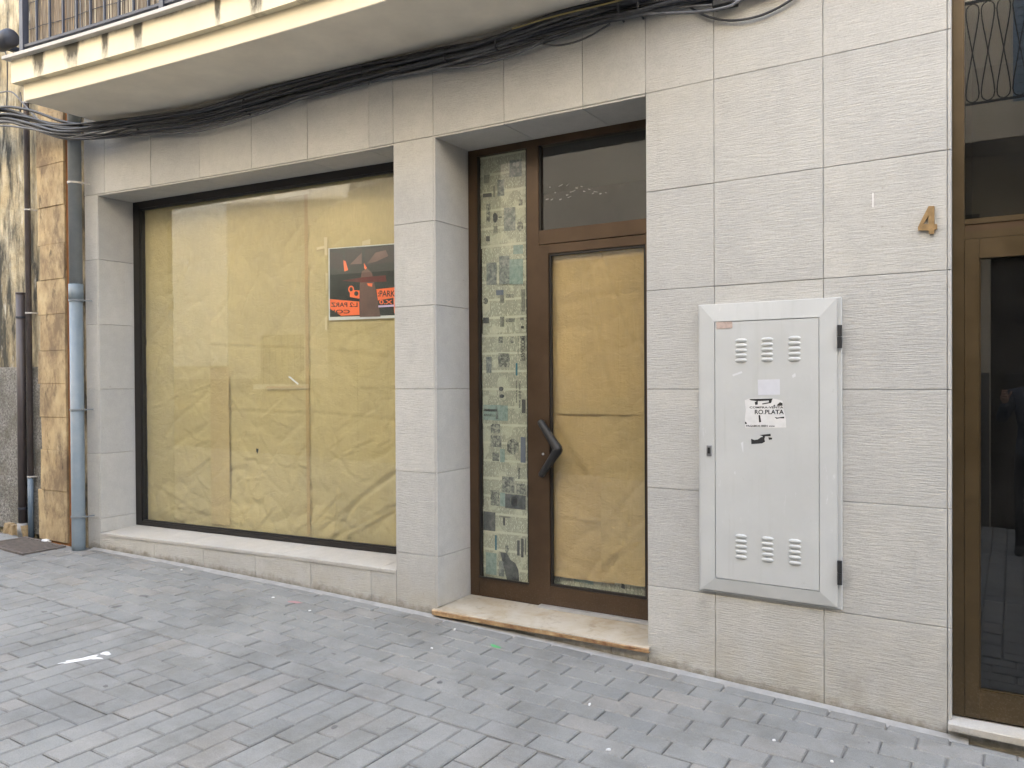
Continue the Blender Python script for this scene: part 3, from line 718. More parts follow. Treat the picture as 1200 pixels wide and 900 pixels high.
pages = [(173, 289, 'topmost newspaper page inside the sidelight, with two small blue photos', -2.853, -2.502),
         (286, 393, 'newspaper page with pale teal advertisement and car photo, sidelight', -2.846, -2.500),
         (390, 497, 'newspaper page with bold sideways headline, sidelight level with the handle top', -2.848, -2.499),
         (494, 599, 'newspaper page with several dark photos, sidelight beside handle bottom', -2.846, -2.500),
         (596, 690, 'bottom newspaper page with dark jacket figure and teal block, sidelight', -2.848, -2.499)]
prt = {0: [('g', 597, 188, 611.5, 208, M_PHB), ('g', 583, 211, 591, 230, M_PHB), ('i', 567, 205, 574, 215, M_INKG), ('i', 578, 218, 580.5, 231, M_INKG), ('i', 566, 227, 576, 231.5, M_INK), ('i', 570, 239, 574.5, 260, M_PH), ('e', 577.5, 249, 583, 261, M_PHD), ('g', 590.5, 243.5, 604, 271, M_PHB), ('e', 606, 259, 613, 271, M_PH), ('i', 569.5, 277, 574, 283, M_INK), ('i', 608, 234, 612.5, 241, M_PH), ('i', 578.5, 265, 583, 273, M_INKG), ('i', 584, 254, 588.5, 255.3, M_PHD)],
       1: [('g', 601.5, 287.5, 613, 298, M_PHT), ('g', 597, 304, 613, 333.5, M_PHT), ('g', 585, 300, 597, 333.5, M_PHB), ('g', 570, 308, 582, 334, M_PHB), ('i', 581.5, 340, 590, 346, M_INKB), ('e', 566, 349, 572, 356.5, M_PH), ('i', 611, 339, 615, 365, M_INKG), ('i', 586, 346, 591, 355, M_INKG), ('i', 593, 345, 602, 349, M_PH), ('i', 593, 373, 603.5, 377.5, M_PH), ('i', 566, 372, 573, 379, M_PHD), ('i', 586, 371, 591, 383, M_INKG), ('i', 610, 372, 614, 375, M_INKG), ('i', 610.5, 382, 614, 385, M_INK)],
       2: [('i', 584.5, 394.5, 589, 402, M_PH), ('i', 598, 394.5, 602, 402, M_PH), ('g', 584, 414, 597, 430, M_PH), ('g', 570, 418, 576, 437, M_PHB), ('i', 604.2, 425.5, 606.4, 440, M_CYAN), ('e', 584.5, 453, 590, 458.5, M_PHD), ('e', 585, 462, 591, 466.5, M_PHD), ('g', 566, 474, 595, 492, M_PHT), ('g', 567, 479, 583, 481.8, M_PHD), ('g', 567, 485, 583, 487.6, M_PHD), ('g', 581, 476, 584, 491, M_PHD), ('i', 611.5, 468, 616, 484, M_INK), ('g', 576.5, 496.5, 585.8, 500, M_PH)],
       3: [('g', 575, 498, 586, 507, M_PH), ('g', 575, 510, 587.6, 523.5, M_PH), ('i', 586, 526, 591.5, 541.5, M_PHT), ('g', 577, 530, 585, 540, M_PH), ('e', 594, 514, 608, 533, M_PH), ('i', 610, 512, 616, 542, M_INKB), ('g', 588.5, 558, 603, 576.5, M_PH), ('g', 605, 566.5, 616, 578.5, M_PH), ('g', 592, 578.5, 616, 595, M_PHD), ('e', 598, 581, 607, 594, M_NEWS), ('g', 575, 574, 585, 592, M_PH), ('i', 586, 577, 592, 593, M_PHT)],
       4: [('g', 566.5, 599, 580.5, 621, M_PHD), ('i', 585, 604, 598, 606, M_INKG), ('i', 589.5, 606, 592, 615.5, M_INK), ('i', 580, 627, 582.2, 644.5, M_CYAN), ('g', 569.5, 647, 582, 672.5, M_PHT), ('g', 584.5, 657, 590.5, 675, M_PHB), ('e', 592, 638, 596, 648, M_PH), ('i', 606, 633, 609, 651, M_INK), ('i', 610.5, 631, 613.5, 653, M_INK), ('i', 615, 631, 616.5, 650, M_INKG), ('j', 0, 0, 0, 0, M_PHD)]}
for i, (ya, yb, lab, x0, x1) in enumerate(pages):
    base = .0345+.0022*(i % 2)
    z1 = min(pY(588, ya, YD+.03).z-ZO, 1.47); z0 = pY(588, yb, YD+.03).z-ZO
    nw = sheet('newspaper', dsurf(base), x0, x1, z0, z1, M_NEWS, lab, 30+i*3, .0008, cat='newspaper', group=NG, ragged=.004)
    def npt(x, y): return pY(x, y, YD+base-.0016)
    for n_, (k, xa, ya_, xb, yb_, mt) in enumerate(prt[i]):
        b = MB(); sl = -.13*max(-1, min(1, (400-(ya_+yb_)/2)/230))
        if k in 'gi': pts = [(xa, ya_), (xb, ya_+(xb-xa)*sl), (xb, yb_+(xb-xa)*sl), (xa, yb_)]
        elif k == 'e': pts = [((xa+xb)/2+(xb-xa)/2*math.cos(t*.5236)*(1+.12*math.sin(3*t)), (ya_+yb_)/2+(yb_-ya_)/2*math.sin(t*.5236)) for t in range(12)]
        else: pts = [(586, 647), (594, 648), (598, 656), (604, 660), (607.5, 668), (608.5, 681), (594, 679), (590.5, 665)]
        q = [npt(x, y) for x, y in pts]; b.poly(q[::-1]); b.build('printed_photo' if k != 'i' else 'printed_block', mt, nw, origin=q[0])
    if i == 2:
        for (s, xa, ya_, xb, yb_, mt) in (('EMOCIONANTE', 610.0, 394, 615.5, 423, M_INK), ('Final de regata', 605.8, 394, 608.6, 417, M_INKG), ('Cuando en el fin semana', 608.0, 447, 610.6, 478, M_INK), ('suman la semana', 604.5, 446, 606.5, 472, M_INK)):
            O = npt(xa, ya_); V = Vector((1, 0, 0)); U = Vector((0, 0, -1))
            place_text('headline', text_mesh(s, mt, .1, bold=True), O-Vector((0, .0003, 0)), U, V, npt(xa, ya_).z-npt(xa, yb_).z, npt(xb, ya_).x-O.x, nw)
    if i == 3:
        O = npt(607, 548); place_text('headline', text_mesh('familia', M_INK, .1, bold=True), O-Vector((0, .0003, 0)), Vector((0, 0, -1)), Vector((1, 0, 0)), .07, .018, nw)
# newspaper showing below the door's brown paper
for (xa, xb, lab) in ((-2.36, -2.07, 'newspaper edge peeping under the brown door paper with teal print'), (-2.075, -1.68, 'newspaper edge under the brown door paper next to the wall')):
    nw = sheet('newspaper', dsurf(.056), xa, xb, -1.19, -1.0, M_NEWS, lab, xa*9, .0008, cat='newspaper')
    b = MB(); x_ = xa+(.14 if xa < -2.2 else .16); wd_ = .13 if xa < -2.2 else .02
    q = [Vector((x_, YD+.0545, z+ZO)) for z in (-1.14, -1.115)]; b.quad(q[0], q[0]+Vector((wd_, 0, -.006)), q[1]+Vector((wd_, 0, -.004)), q[1])
    b.build('printed_block', M_PHT if xa < -2.2 else M_INK, nw, origin=q[0])

# ------------------------------------------------------------------ house door (number 4)
YR = .0; XE = 1.24
def hbox(b, x0, x1, d0, d1, z0, z1): b.box(x0, x1, YR+d0, YR+d1, z0+ZO, z1+ZO)
b = MB(); hbox(b, -.2225, -.178, 0, .07, -1.376, 1.948); hbox(b, XE-.05, XE, 0, .07, -1.376, 1.948); hbox(b, -.1775, XE-.0505, .0005, .07, .690, .712); hbox(b, -.1775, XE-.0505, .0, .07, .628, .662); hbox(b, -.1775, XE-.0505, 0, .07, 1.90, 1.948)
hf = b.build('house_door_frame', M_BRZ2, bld)
b = MB(); hbox(b, -.1775, XE-.0505, .006, .07, .6625, .6895); b.build('transom_rail', M_BRZ, hf)
b = MB(); hbox(b, -.1775, XE-.0505, .02, .026, .7125, 1.8995); b.build('glass_pane', M_GLASSD, hf)
b = MB(); hbox(b, -.1765, -.124, -.004, .06, -1.372, .6265); hbox(b, XE-.105, XE-.052, -.004, .06, -1.372, .6265); hbox(b, -.1235, XE-.1055, -.003, .06, .545, .6265); hbox(b, -.1235, XE-.1055, -.003, .06, -1.372, -1.256)
hl = b.build('house_door', M_BRZ2, bld)
b = MB(); hbox(b, -.123, XE-.106, .02, .026, -1.2555, .5445); b.build('glass_pane', M_GLASSD, hl)
b = MB(); hbox(b, -.1235, -.119, .004, .02, -1.2555, .5445); hbox(b, -.1185, XE-.106, .004, .02, -1.2555, -1.251); b.build('glazing_bead', M_BRZ2, hl)
b = MB(); b.tube(catmull([(XE-.08, -.01, 1.3), (XE-.08, -.07, 1.3), (XE-.08, -.07, 1.0), (XE-.08, -.01, 1.0)], 5), .012, 8); b.build('handle', M_ALU, hl, smooth=True)

# ------------------------------------------------------------------ balcony over the shop
M_FASC = None
def fascia_mat():
    a = NT('stained_cream_fascia', .85, .3); W = a.pos(); x, y, z = a.sep(W)
    c = a.mix(1, (.70, .63, .47), a.ramp(a.noise(W, 3, 5, .6), [(.3, .92), (.7, 1.06)]), 'MULTIPLY')
    # black algae runs that start under the coping and thin out downwards, at odd intervals
    col_ = None
    for (px_, py_, w_) in ((45, 72, .11), (84, 60, .12), (123, 47, .06), (162, 38, .07), (255, 14, .045), (300, -2, .10), (350, -10, .06), (420, -20, .08), (520, -40, .05)):
        x0_ = pF(px_, py_, -.66).x
        m_ = a.ramp(a.math('DIVIDE', a.math('ABSOLUTE', a.math('SUBTRACT', x, x0_)), w_), [(.35, 1.), (1., 0.)])
        col_ = m_ if col_ is None else a.math('MAXIMUM', col_, m_)
    rag = a.noise(a.pos(scale=(26, 4, 9)), 1, 5, .7)
    hgt = a.math('DIVIDE', a.math('SUBTRACT', z, ZO+ZT+.12), .16)
    run = a.ramp(a.math('ADD', a.math('MULTIPLY', col_, a.math('ADD', a.math('MULTIPLY', hgt, .50), .42)), a.math('MULTIPLY', a.math('SUBTRACT', rag, .5), .8)), [(.36, 0.), (.72, 1.)])
    edge = a.math('MULTIPLY', a.ramp(hgt, [(.80, 0.), (.98, 1.)]), a.ramp(a.noise(a.pos(scale=(7, 2, 5)), 1, 4, .7), [(.45, 0.), (.65, .7)]))
    c = a.mix(a.math('MULTIPLY', a.math('MAXIMUM', run, edge), .9), c, (.035, .032, .026)); a.col(c); a.bump(a.noise(W, 60, 4), .15, .004); return a.m
M_FASC = fascia_mat()
M_BALC = plain('cream_balcony_paint', (.68, .61, .45), .85, var=.05, scale=2.5, bump=.1)
M_SOFF = plain('cream_soffit_paint', (.72, .665, .56), .9, var=.10, scale=3, bump=.1)
M_COPE = plain('stone_coping', (.47, .45, .42), .8, var=.12, scale=10)
M_IRON = plain('dark_blue_iron', (.028, .032, .045), .5, var=.2)
BX0, BX1 = -5.905, -1.45
balc = MB(); balc.fbox(BX0, BX1, -.615, -.0035, ZT+.003, ZT+.120, 12); bal = balc.build('balcony', M_BALC, bld)
b = MB(); b.fbox(BX0+.002, BX1-.002, -.613, -.0035, ZT, ZT+.0025, 12); b.build('soffit', M_SOFF, bal)
b = MB(); b.fbox(BX0-.06, BX1+.06, -.66, -.0035, ZT+.1205, ZT+.278, 12); b.build('fascia', M_FASC, bal)
b = MB()
b.fbox(BX0-.09, BX1+.09, -.705, -.0035, ZT+.2785, ZT+.300, 12); b.build('coping', M_COPE, bal)
ZR = ZT+.300; RX0 = BX0+.10
for nm, za, zb_ in (('bottom_rail', .03, .048), ('top_rail', .93, .955)):
    b = MB(); b.fbox(RX0-.02, BX1+.06, -.685, -.655, ZR+za, ZR+zb_, 14); b.build(nm, M_IRON, bal)
    b = MB(); b.fbox(RX0-.015, RX0+.010, -.6545, -.004, ZR+za, ZR+zb_, 1); b.build(nm, M_IRON, bal)
def member(nm, x, dd, wv, zz0, zz1):
    q = fac(x, dd, 0); b = MB(); b.box(q.x-wv, q.x+wv, q.y-wv, q.y+wv, zz0+ZO, zz1+ZO); b.build(nm, M_IRON, bal, origin=(q.x, q.y, zz0+ZO))
nb_ = 32
for i in range(nb_+1):
    x = RX0+(BX1+.045-RX0)*i/nb_
    if i % 10 == 0: member('railing_post', x, -.670, .021, ZR-.002, ZR+.929)
    else: member('baluster', x, -.670, .0065, ZR+.049, ZR+.929)
for i in range(1, 5): member('baluster', RX0-.002, -.670+.137*i, .0065, ZR+.049, ZR+.929)
def reed():
    a = NT('reed_screen', .85, .2); W = a.pos(); x, y, z = a.sep(W)
    c = a.ramp(a.noise(a.pos(scale=(170, 20, 3)), 1, 3, .7), [(.3, (.055, .045, .035)), (.5, (.20, .16, .12)), (.62, (.30, .26, .20)), (.75, (.46, .28, .12))]); a.col(c); return a.m
M_REED = reed()
rb = random.Random(21); b = MB(); x = RX0+.02
while x < -1.6:                                # the canes of the privacy screen tied to the railing
    wd_ = rb.uniform(.006, .012); y = Yf(x)-.640+rb.uniform(-.004, .004); lean = rb.gauss(0, .008)
    q = x+wd_
    b.poly([(x, y, ZO+ZR+.03), (x+wd_/2, y-wd_*.5, ZO+ZR+.03), (x+wd_/2+lean, y-wd_*.5, ZO+ZR+.9+rb.uniform(-.02, .03)), (x+lean, y, ZO+ZR+.9)])
    b.poly([(x+wd_/2, y-wd_*.5, ZO+ZR+.03), (q, y, ZO+ZR+.03), (q+lean, y, ZO+ZR+.9), (x+wd_/2+lean, y-wd_*.5, ZO+ZR+.9)])
    x += wd_*rb.uniform(.92, 1.15)
o = b.build('reed_screen', M_REED, bal); o['kind'] = 'stuff'
b = MB()
for zz in (.16, .34, .52, .70): b.tube([fac(RX0+.02+i*.15, -.651, ZR+zz+.006*math.sin(i*1.7)) for i in range(28)], .0022, 5)
b.build('tie_wire', M_IRON, bal)

# ------------------------------------------------------------------ neighbour building on the left
def oldwall():
    a = NT('peeling_old_render', .9, .2); W = a.pos(); st = a.pos(scale=(1, 1, .22))
    c = a.ramp(a.noise(W, 3, 5, .65), [(.3, (.36, .28, .15)), (.55, (.50, .43, .29)), (.75, (.60, .56, .44))])
    c = a.mix(a.ramp(a.noise(st, 6, 8, .70), [(.40, 0.), (.56, 1.)]), c, (.065, .062, .050))
    c = a.mix(a.ramp(a.noise(st, 13, 6, .7), [(.60, 0.), (.70, .8)]), c, (.62, .60, .52)); a.col(c)
    a.bump(a.noise(W, 22, 6, .7), .6, .02); return a.m
def roughcast():
    a = NT('grey_roughcast', .95, .2); W = a.pos()
    c = a.ramp(a.noise(W, 55, 5, .75), [(.32, (.07, .066, .06)), (.5, (.27, .26, .235)), (.7, (.46, .44, .40))])
    c = a.mix(a.ramp(a.noise(W, 4, 5, .65), [(.42, 0.), (.62, .75)]), c, (.16, .15, .12)); a.col(c)
    a.bump(a.noise(W, 60, 5, .7), .9, .03); return a.m
def ochre():
    a = NT('ochre_quoin', .85, .25); W = a.pos()
    c = a.ramp(a.noise(W, 4, 5, .6), [(.3, (.40, .29, .155)), (.6, (.47, .365, .21)), (.8, (.52, .43, .29))])
    c = a.mix(a.ramp(a.noise(a.pos(scale=(1, 1, .6)), 5.5, 7, .70), [(.40, 0.), (.62, .9)]), c, (.17, .12, .075))
    c = a.mix(a.ramp(a.noise(a.pos(scale=(1, 1, .35)), 15, 7, .75), [(.56, 0.), (.68, .8)]), c, (.07, .055, .04)); a.col(c)
    a.bump(a.noise(W, 30, 5), .3, .008); return a.m
M_OLD, M_ROUGH, M_OCH = oldwall(), roughcast(), ochre()
M_ORRET = plain('orange_return', (.33, .15, .055), .85, var=.2, scale=6)
nbd = empty('neighbour_building', (-7.5, -.1, .2), 'weathered ochre house with peeling render beside the blue downpipe', 'building')
def Yn(X): return -.205-.02*(X+6.7)*-1*0+.10*(X+6.7)*.6
b = MB(); xs = [-6.7, -7.5, -9, -12, -20, -34]
for xa, xb in zip(xs, xs[1:]):
    b.hexa([(xb, Yn(xb), -.5), (xa, Yn(xa), -.5), (xa, .6, -.5), (xb, .6, -.5), (xb, Yn(xb), 9.4), (xa, Yn(xa), 9.4), (xa, .6, 9.4), (xb, .6, 9.4)])
b.box(-6.6998, -6.18, -.16, .6, -.5, 9.4)
b.build('wall', M_OLD, nbd)
b = MB(); b.box(-34, -6.18, .601, 7.8, 9.1, 9.4); b.box(-34, -6.18, 7.6, 7.8, 0, 9.1); b.box(-34, -33.8, .61, 7.6, 0, 9.1); b.build('roof', MATS['roof_slab'], nbd)
# rough-cast plinth with an uneven broken foot
pt = pY(10, 431, -.25).z; b = MB(); n = 40
for i in range(n):
    xa, xb = -6.62-1.9*i/n, -6.62-1.9*(i+1)/n
    fa = .02+.05*abs(noise.noise(Vector((xa*5, 1, 0)))); fb = .02+.05*abs(noise.noise(Vector((xb*5, 1, 0))))
    ya, yb = Yn(xa)-.022, Yn(xb)-.022
    b.quad((xb, yb, gz(xb)+fb), (xa, ya, gz(xa)+fa), (xa, ya, pt), (xb, yb, pt)); b.quad((xb, yb, pt), (xa, ya, pt), (xa, Yn(xa)+.01, pt+.006), (xb, Yn(xb)+.01, pt+.006))
    b.quad((xb, Yn(xb)+.01, gz(xb)+fb+.03), (xa, Yn(xa)+.01, gz(xa)+fa+.03), (xa, ya, gz(xa)+fa), (xb, yb, gz(xb)+fb))
b.build('plinth', M_ROUGH, nbd)
# ochre quoins
edges_px = [60, 131, 192, 241.5, 286, 327.5, 368.5, 411, 450, 489, 527.5, 575, 634]
qr = pY(75.5, 300, -.285).x; ql = pY(47, 300, -.285).x
rq = random.Random(9)
zz = [pY(62, y, -.285).z for y in edges_px]; zz = [zz[0]+.3*k for k in range(5, 0, -1)]+zz; zz[-1] = gz(ql)+.01
for za, zb_ in zip(zz[1:], zz):
    dl = rq.uniform(-.03, .03); wid = (.02 if za > 1.3 else -.0)
    lo = ql-wid+dl-(.035 if za < .7 else 0); pj = rq.uniform(-.004, .004)
    P = [(lo+rq.uniform(-.012, .012), -.285+pj, za+.001), (qr, -.285+pj, za+.001), (qr, -.285+pj, zb_-.001), (lo+rq.uniform(-.012, .012), -.285+pj, zb_-.001)]
    s, c = slab(P, (0, .075, 0), .003); s.build('quoin', M_OCH, nbd, origin=c)
b = MB(); b.box(ql-.02, qr+.0005, -.268, -.165, gz(qr)-.05, 9.3); b.box(qr+.001, qr+.016, -.258, -.165, gz(qr)-.05, 9.3)
b.build('pilaster', M_ORRET, nbd)
# little stone rubble at the foot
b = MB(); rr_ = random.Random(2)
q = pG(14, 622)
for k in range(4):
    c = Vector((-7.18+.07*k, Yn(-7.1)-.04, gz(-7.1)+.03)); s = rr_.uniform(.03, .05)
    P = [c+Vector((rr_.uniform(-1, 1)*s*.3+sx*s, rr_.uniform(-1, 1)*s*.3+sy*s*.6, sz*s)) for sz in (-1, 1) for sx, sy in ((-1, -1), (1, -1), (1, 1), (-1, 1))]; b.hexa(P)
b.build('rubble', plain('brown_rubble', (.30, .22, .12), .95, var=.4, scale=30), nbd)

# ------------------------------------------------------------------ pipes
def pipe_mat(name, c1, c2):
    a = NT(name, .45, .4); W = a.pos(); c = a.ramp(a.sep(W)[2], [(.0, c1), (1., c1)])
    c = a.mix(a.ramp(a.noise(W, 9, 5, .7), [(.4, 0.), (.7, .55)]), c1, c2); a.col(c); return a.m
M_PIPE = pipe_mat('grey_blue_pvc', (.155, .195, .225), (.215, .245, .265)); M_PIPE2 = pipe_mat('grey_pvc', (.17, .19, .205), (.23, .245, .255))
pb = pY(92.3, 640, -.295); ptp = pY(88.6, 350, -.295)
dp = empty('downpipe', (pb.x, pb.y, gz(pb.x)), 'grey-blue plastic downpipe in the corner beside the ochre quoins', 'pipe')
zj = ptp.z
b = MB(); b.tube([(pb.x-.002, pb.y, gz(pb.x)-.01), (pb.x, pb.y, gz(pb.x)+.05), (pb.x, pb.y, zj+.02)], .0485, 18); b.build('lower_pipe', M_PIPE, dp, smooth=True, origin=pb)
b = MB(); b.tube([(pb.x, pb.y, zj+.0205), (pb.x, pb.y, 9.2)], .0475, 18); b.build('upper_pipe', M_PIPE2, dp, smooth=True, origin=ptp)
b = MB(); b.tube([(pb.x, pb.y, zj-.02), (pb.x, pb.y, zj+.11)], .0525, 18); b.build('pipe_socket', M_PIPE, dp, smooth=True, origin=ptp)
for y in (214, 352, 480, 605):
    z = pY(91, y, -.295).z; b = MB(); b.tube([(pb.x, pb.y, z-.007), (pb.x, pb.y, z+.007)], .054, 18); b.box(pb.x+.045, pb.x+.066, pb.y-.004, pb.y+.006, z-.005, z+.005); b.box(pb.x+.060, pb.x+.066, pb.y+.0061, -.205, z-.005, z+.005); b.build('bracket', M_COPE if y == 214 else M_PIPE2, dp, smooth=False, origin=(pb.x, pb.y, z))
M_CON = plain('dark_brown_conduit', (.060, .048, .046), .5, var=.2); M_COND = plain('rusty_grey_pipe', (.085, .07, .068), .5, var=.3); M_BLUEP = plain('blue_grey_pipe_foot', (.11, .15, .19), .5)
yc = -.268
c0 = pY(23.8, 345, yc); c1 = pY(25.5, 613, yc)
cn = empty('conduit', (c0.x, yc, gz(c0.x)), 'dark brown capped conduit standing against the grey plinth', 'conduit')
b = MB(); zt = c0.z; zb_ = gz(c0.x)+.10
b.tube([(c0.x, yc, zb_), (c0.x, yc, zt)], .034, 10); b.build('tube', M_CON, cn, smooth=True, origin=(c0.x, yc, zb_))
b = MB(); b.tube([(c0.x, yc, zt+.0005), (c0.x, yc, zt+.015)], .036, 10); b.build('cap', M_CON, cn, smooth=True, origin=(c0.x, yc, zt))
b = MB(); b.tube([(c0.x, yc, gz(c0.x)-.01), (c0.x, yc, zb_-.0005)], .042, 10); b.build('cement_collar', M_FIL, cn, smooth=True, origin=(c0.x, yc, zb_))
b = MB(); zz_ = pY(24, 372, yc).z; b.tube([(c0.x, yc, zz_-.008), (c0.x, yc, zz_+.008)], .037, 10); b.tube([(c0.x, yc, zz_), (c0.x, -.24, zz_)], .006, 6); zz_ = pY(24, 595, yc).z; b.tube([(c0.x, yc, zz_-.008), (c0.x, yc, zz_+.008)], .037, 10); b.build('clip', M_IRON, cn, origin=(c0.x, yc, zz_))
c0 = pY(33.2, 330, yc)
cn = empty('thin_pipe', (c0.x, yc, gz(c0.x)), 'thin tall dark pipe with blue foot beside the capped conduit', 'pipe')
zb_ = pY(35, 560, yc).z
b = MB(); b.tube([(c0.x, yc, zb_), (c0.x, yc, 9)], .0225, 10); b.build('tube', M_COND, cn, smooth=True, origin=(c0.x, yc, zb_))
b = MB(); b.tube([(c0.x, yc, gz(c0.x)-.005), (c0.x, yc, zb_-.0005)], .0225, 10); b.build('foot', M_BLUEP, cn, smooth=True, origin=(c0.x, yc, zb_))
for y in (246, 367, 558, 120):
    z = pY(32, y, yc).z; b = MB(); b.tube([(c0.x, yc, z-.006), (c0.x, yc, z+.006)], .0265, 10); b.box(c0.x+.015, c0.x+.045, yc-.004, yc+.004, z-.005, z+.005); b.box(c0.x+.039, c0.x+.045, yc+.004, Yn(c0.x), z-.005, z+.005); b.build('clip', M_COPE, cn, origin=(c0.x, yc, z))
# flood lamp on the old wall
q = pY(6, 46, -.42)
lm = empty('flood_lamp', (q.x-.05, -.26, q.z-.06), 'small dark blue-black lamp housing on the peeling wall', 'lamp')
b = MB(); b.tube([(q.x-.16, q.y+.05, q.z+.01), (q.x-.10, q.y+.02, q.z+.006), (q.x+.075, q.y, q.z-.005), (q.x+.09, q.y, q.z-.006)], [.06, .072, .072, .055], 16); b.build('housing', M_IRON, lm, smooth=True, origin=q)
b = MB(); b.box(q.x-.17, q.x-.13, q.y+.06, Yn(q.x-.15)+.002, q.z-.02, q.z+.02); b.build('arm', M_IRON, lm, origin=q)

# ------------------------------------------------------------------ cables
CBX = [(0, 149), (30, 144), (62, 151), (95, 160), (125, 158), (165, 148), (230, 138), (300, 121), (365, 104), (430, 88), (500, 72), (560, 58), (610, 44), (650, 31), (700, 17), (745, 8), (790, -4), (850, -12), (930, -40)]
cb = empty('cable_bundle', fac(-4, -.05, 1.9), 'thick bundle of black cables clipped to the wall under the balcony', 'cable')
rc = random.Random(17)
NCAB = 16
for k in range(NCAB):
    ph, fr = rc.uniform(0, 6.28), rc.uniform(.7, 1.5); pts = []
    lane = (k/(NCAB-1)-.5)
    for i, (x, y) in enumerate(CBX):
        q = pF(x, y, -.05); s = i*.9
        sp = .075 if i > 3 else .06
        up_ = lane*sp*1.6+(.018 if k % 5 else .034)*math.sin(fr*s+ph)+.006*rc.uniform(-1, 1); out = .022+.016*math.cos(fr*s*1.1+ph)+(.015 if k % 3 == 0 else 0)
        if i <= 5: out += (.17, .17, .17, .165, .12, .04)[i]
        if i <= 3: up_ += .02*math.sin(k*2.1+i)
        z = min(q.z+up_, ZO+ZT-.012) if q.x > -5.9 else q.z+up_
        pts.append((q.x, Yf(q.x)-.012-out, z))
    pts = [(pts[0][0]-1.5, pts[0][1]-.05, pts[0][2]+.12)]+pts+[(pts[-1][0]+2, Yf(.8)-.05, pts[-1][2]+.15)]
    b = MB(); b.tube(catmull(pts, 6), rc.choice([.006, .0075, .009, .011]), 7); b.build('cable', M_CABG if k % 3 == 1 or k < 2 else M_RUBB, cb, smooth=True, origin=pts[5])
for (x, y) in ((165, 148), (288, 124), (427, 86), (524, 66), (583, 51), (727, 10), (750, 6)):
    q = pF(x, y, -.04); b = MB(); hh = .055
    b.tube([(q.x-.004, Yf(q.x)-.002, q.z+hh), (q.x, Yf(q.x)-.065, q.z+hh*.6), (q.x, Yf(q.x)-.068, q.z-hh*.5), (q.x+.003, Yf(q.x)-.002, q.z-hh)], .0055, 6); b.build('clamp', M_RUBB, cb, origin=q)
def wire(name, label, px, r, d, mat=M_RUBB, surf='F', cat='wire', n=7):
    P = [pF(x, y, d) if surf == 'F' else pY(x, y, d) for x, y in px]
    b = MB(); b.tube(catmull(P, n), r, 7); return tag(b.build(name, mat, None, smooth=True, origin=P[0]), label, cat)
wire('hanging_wire', 'single black wire looping down from the cable bundle beside a black box', [(806, 6), (816, 13), (835, 21), (858, 24), (885, 20), (910, 10), (935, -5)], .006, -.018)
wire('hanging_wire', 'thin yellowish wire running above the cable bundle under the balcony', [(600, 34), (650, 19), (700, 7), (735, -2), (770, -12)], .004, -.085, plain('yellow_wire', (.32, .26, .10), .5))
wire('hanging_wire', 'black wire slack under the cables over the shop door', [(636, 52), (655, 53), (675, 49), (695, 40), (715, 28)], .005, -.06)
wire('hanging_wire', 'blue-black wire slanting from the old wall down to the cable bundle', [(-20, 112), (0, 108.5), (14, 108), (28, 122), (45, 140), (58, 147)], .006, -.30, M_CABG, 'Y')
wire('hanging_wire', 'thin dark wire hanging in a loop below the flood lamp', [(4, 58), (8, 68), (8.5, 100), (8, 125), (11, 138), (18, 139), (25, 126), (24, 108)], .005, -.30, M_RUBB, 'Y')
q = pF(851, -1, -.03); b = MB(); s, c = slab([(q.x-.06, q.y-.03, q.z-.035), (q.x+.05, q.y-.03, q.z-.035), (q.x+.05, q.y-.03, q.z+.06), (q.x-.06, q.y-.03, q.z+.06)], (0, Yf(q.x)-q.y+.03, 0), .006)
tag(s.build('junction_box', M_BLACK, None, origin=(q.x, q.y, q.z)), 'small black junction box on the stone wall beside the cables', 'junction box')

# ------------------------------------------------------------------ utility cabinet
def cab_paint():
    a = NT('cabinet_grey_paint', .40, .5); W = a.pos()
    c = a.mix(1, (.455, .465, .458), a.ramp(a.noise(W, 3, 5, .6), [(.3, .95), (.7, 1.04)]), 'MULTIPLY')
    sc = a.math('MULTIPLY', a.ramp(a.noise(a.pos(scale=(26, 26, 9)), 1, 6, .75), [(.60, 0.), (.68, 1.)]), a.ramp(a.noise(W, 2.6, 2, .5), [(.48, 0.), (.60, .6)]))
    c = a.mix(sc, c, (.62, .63, .64)); dr = a.ramp(a.noise(W, 40, 5, .7), [(.66, 0.), (.75, .4)])
    c = a.mix(dr, c, (.30, .295, .28))
    stk = a.math('MULTIPLY', a.ramp(a.noise(a.pos(scale=(34, 34, 1.6)), 1, 4, .65), [(.55, 0.), (.75, .35)]), a.ramp(a.noise(W, 3.3, 3, .5), [(.42, 0.), (.62, 1.)]))
    c = a.mix(stk, c, (.33, .325, .30))
    c = a.mix(a.ramp(a.noise(W, 24, 6, .8), [(.62, 0.), (.72, .25)]), c, (.24, .22, .19))
    a.col(c); a.l(a.ramp(a.noise(W, 5, 4, .6), [(.3, .34), (.7, .5)]), a.b.inputs['Roughness'])
    a.bump(a.noise(W, 4.5, 3, .45), .25, .03); return a.m
M_CAB = cab_paint()
cbo = pF(905, 700)
cab = empty('utility_cabinet', fac(-.985, -.02, -.985), 'pale grey metal meter cabinet with louvres and torn stickers in stone wall', 'cabinet')
X0, X1, Z0, Z1 = -1.318, -.655, -.985, .412
def rect(x0, x1, z0, z1, d): return [fac(x0, d, z0), fac(x1, d, z0), fac(x1, d, z1), fac(x0, d, z1)]
s, c = slab(rect(X0, X1, Z0, Z1, -.012), (0, .012, 0), .002); s.build('flange', M_CAB, cab, origin=c)
ox0, ox1, oz0, oz1 = X0+.012, X1-.018, Z0+.012, Z1-.004
ix0, ix1, iz0, iz1 = -1.232, -.747, -.912, .326
d_o, d_i = -.022, -.031
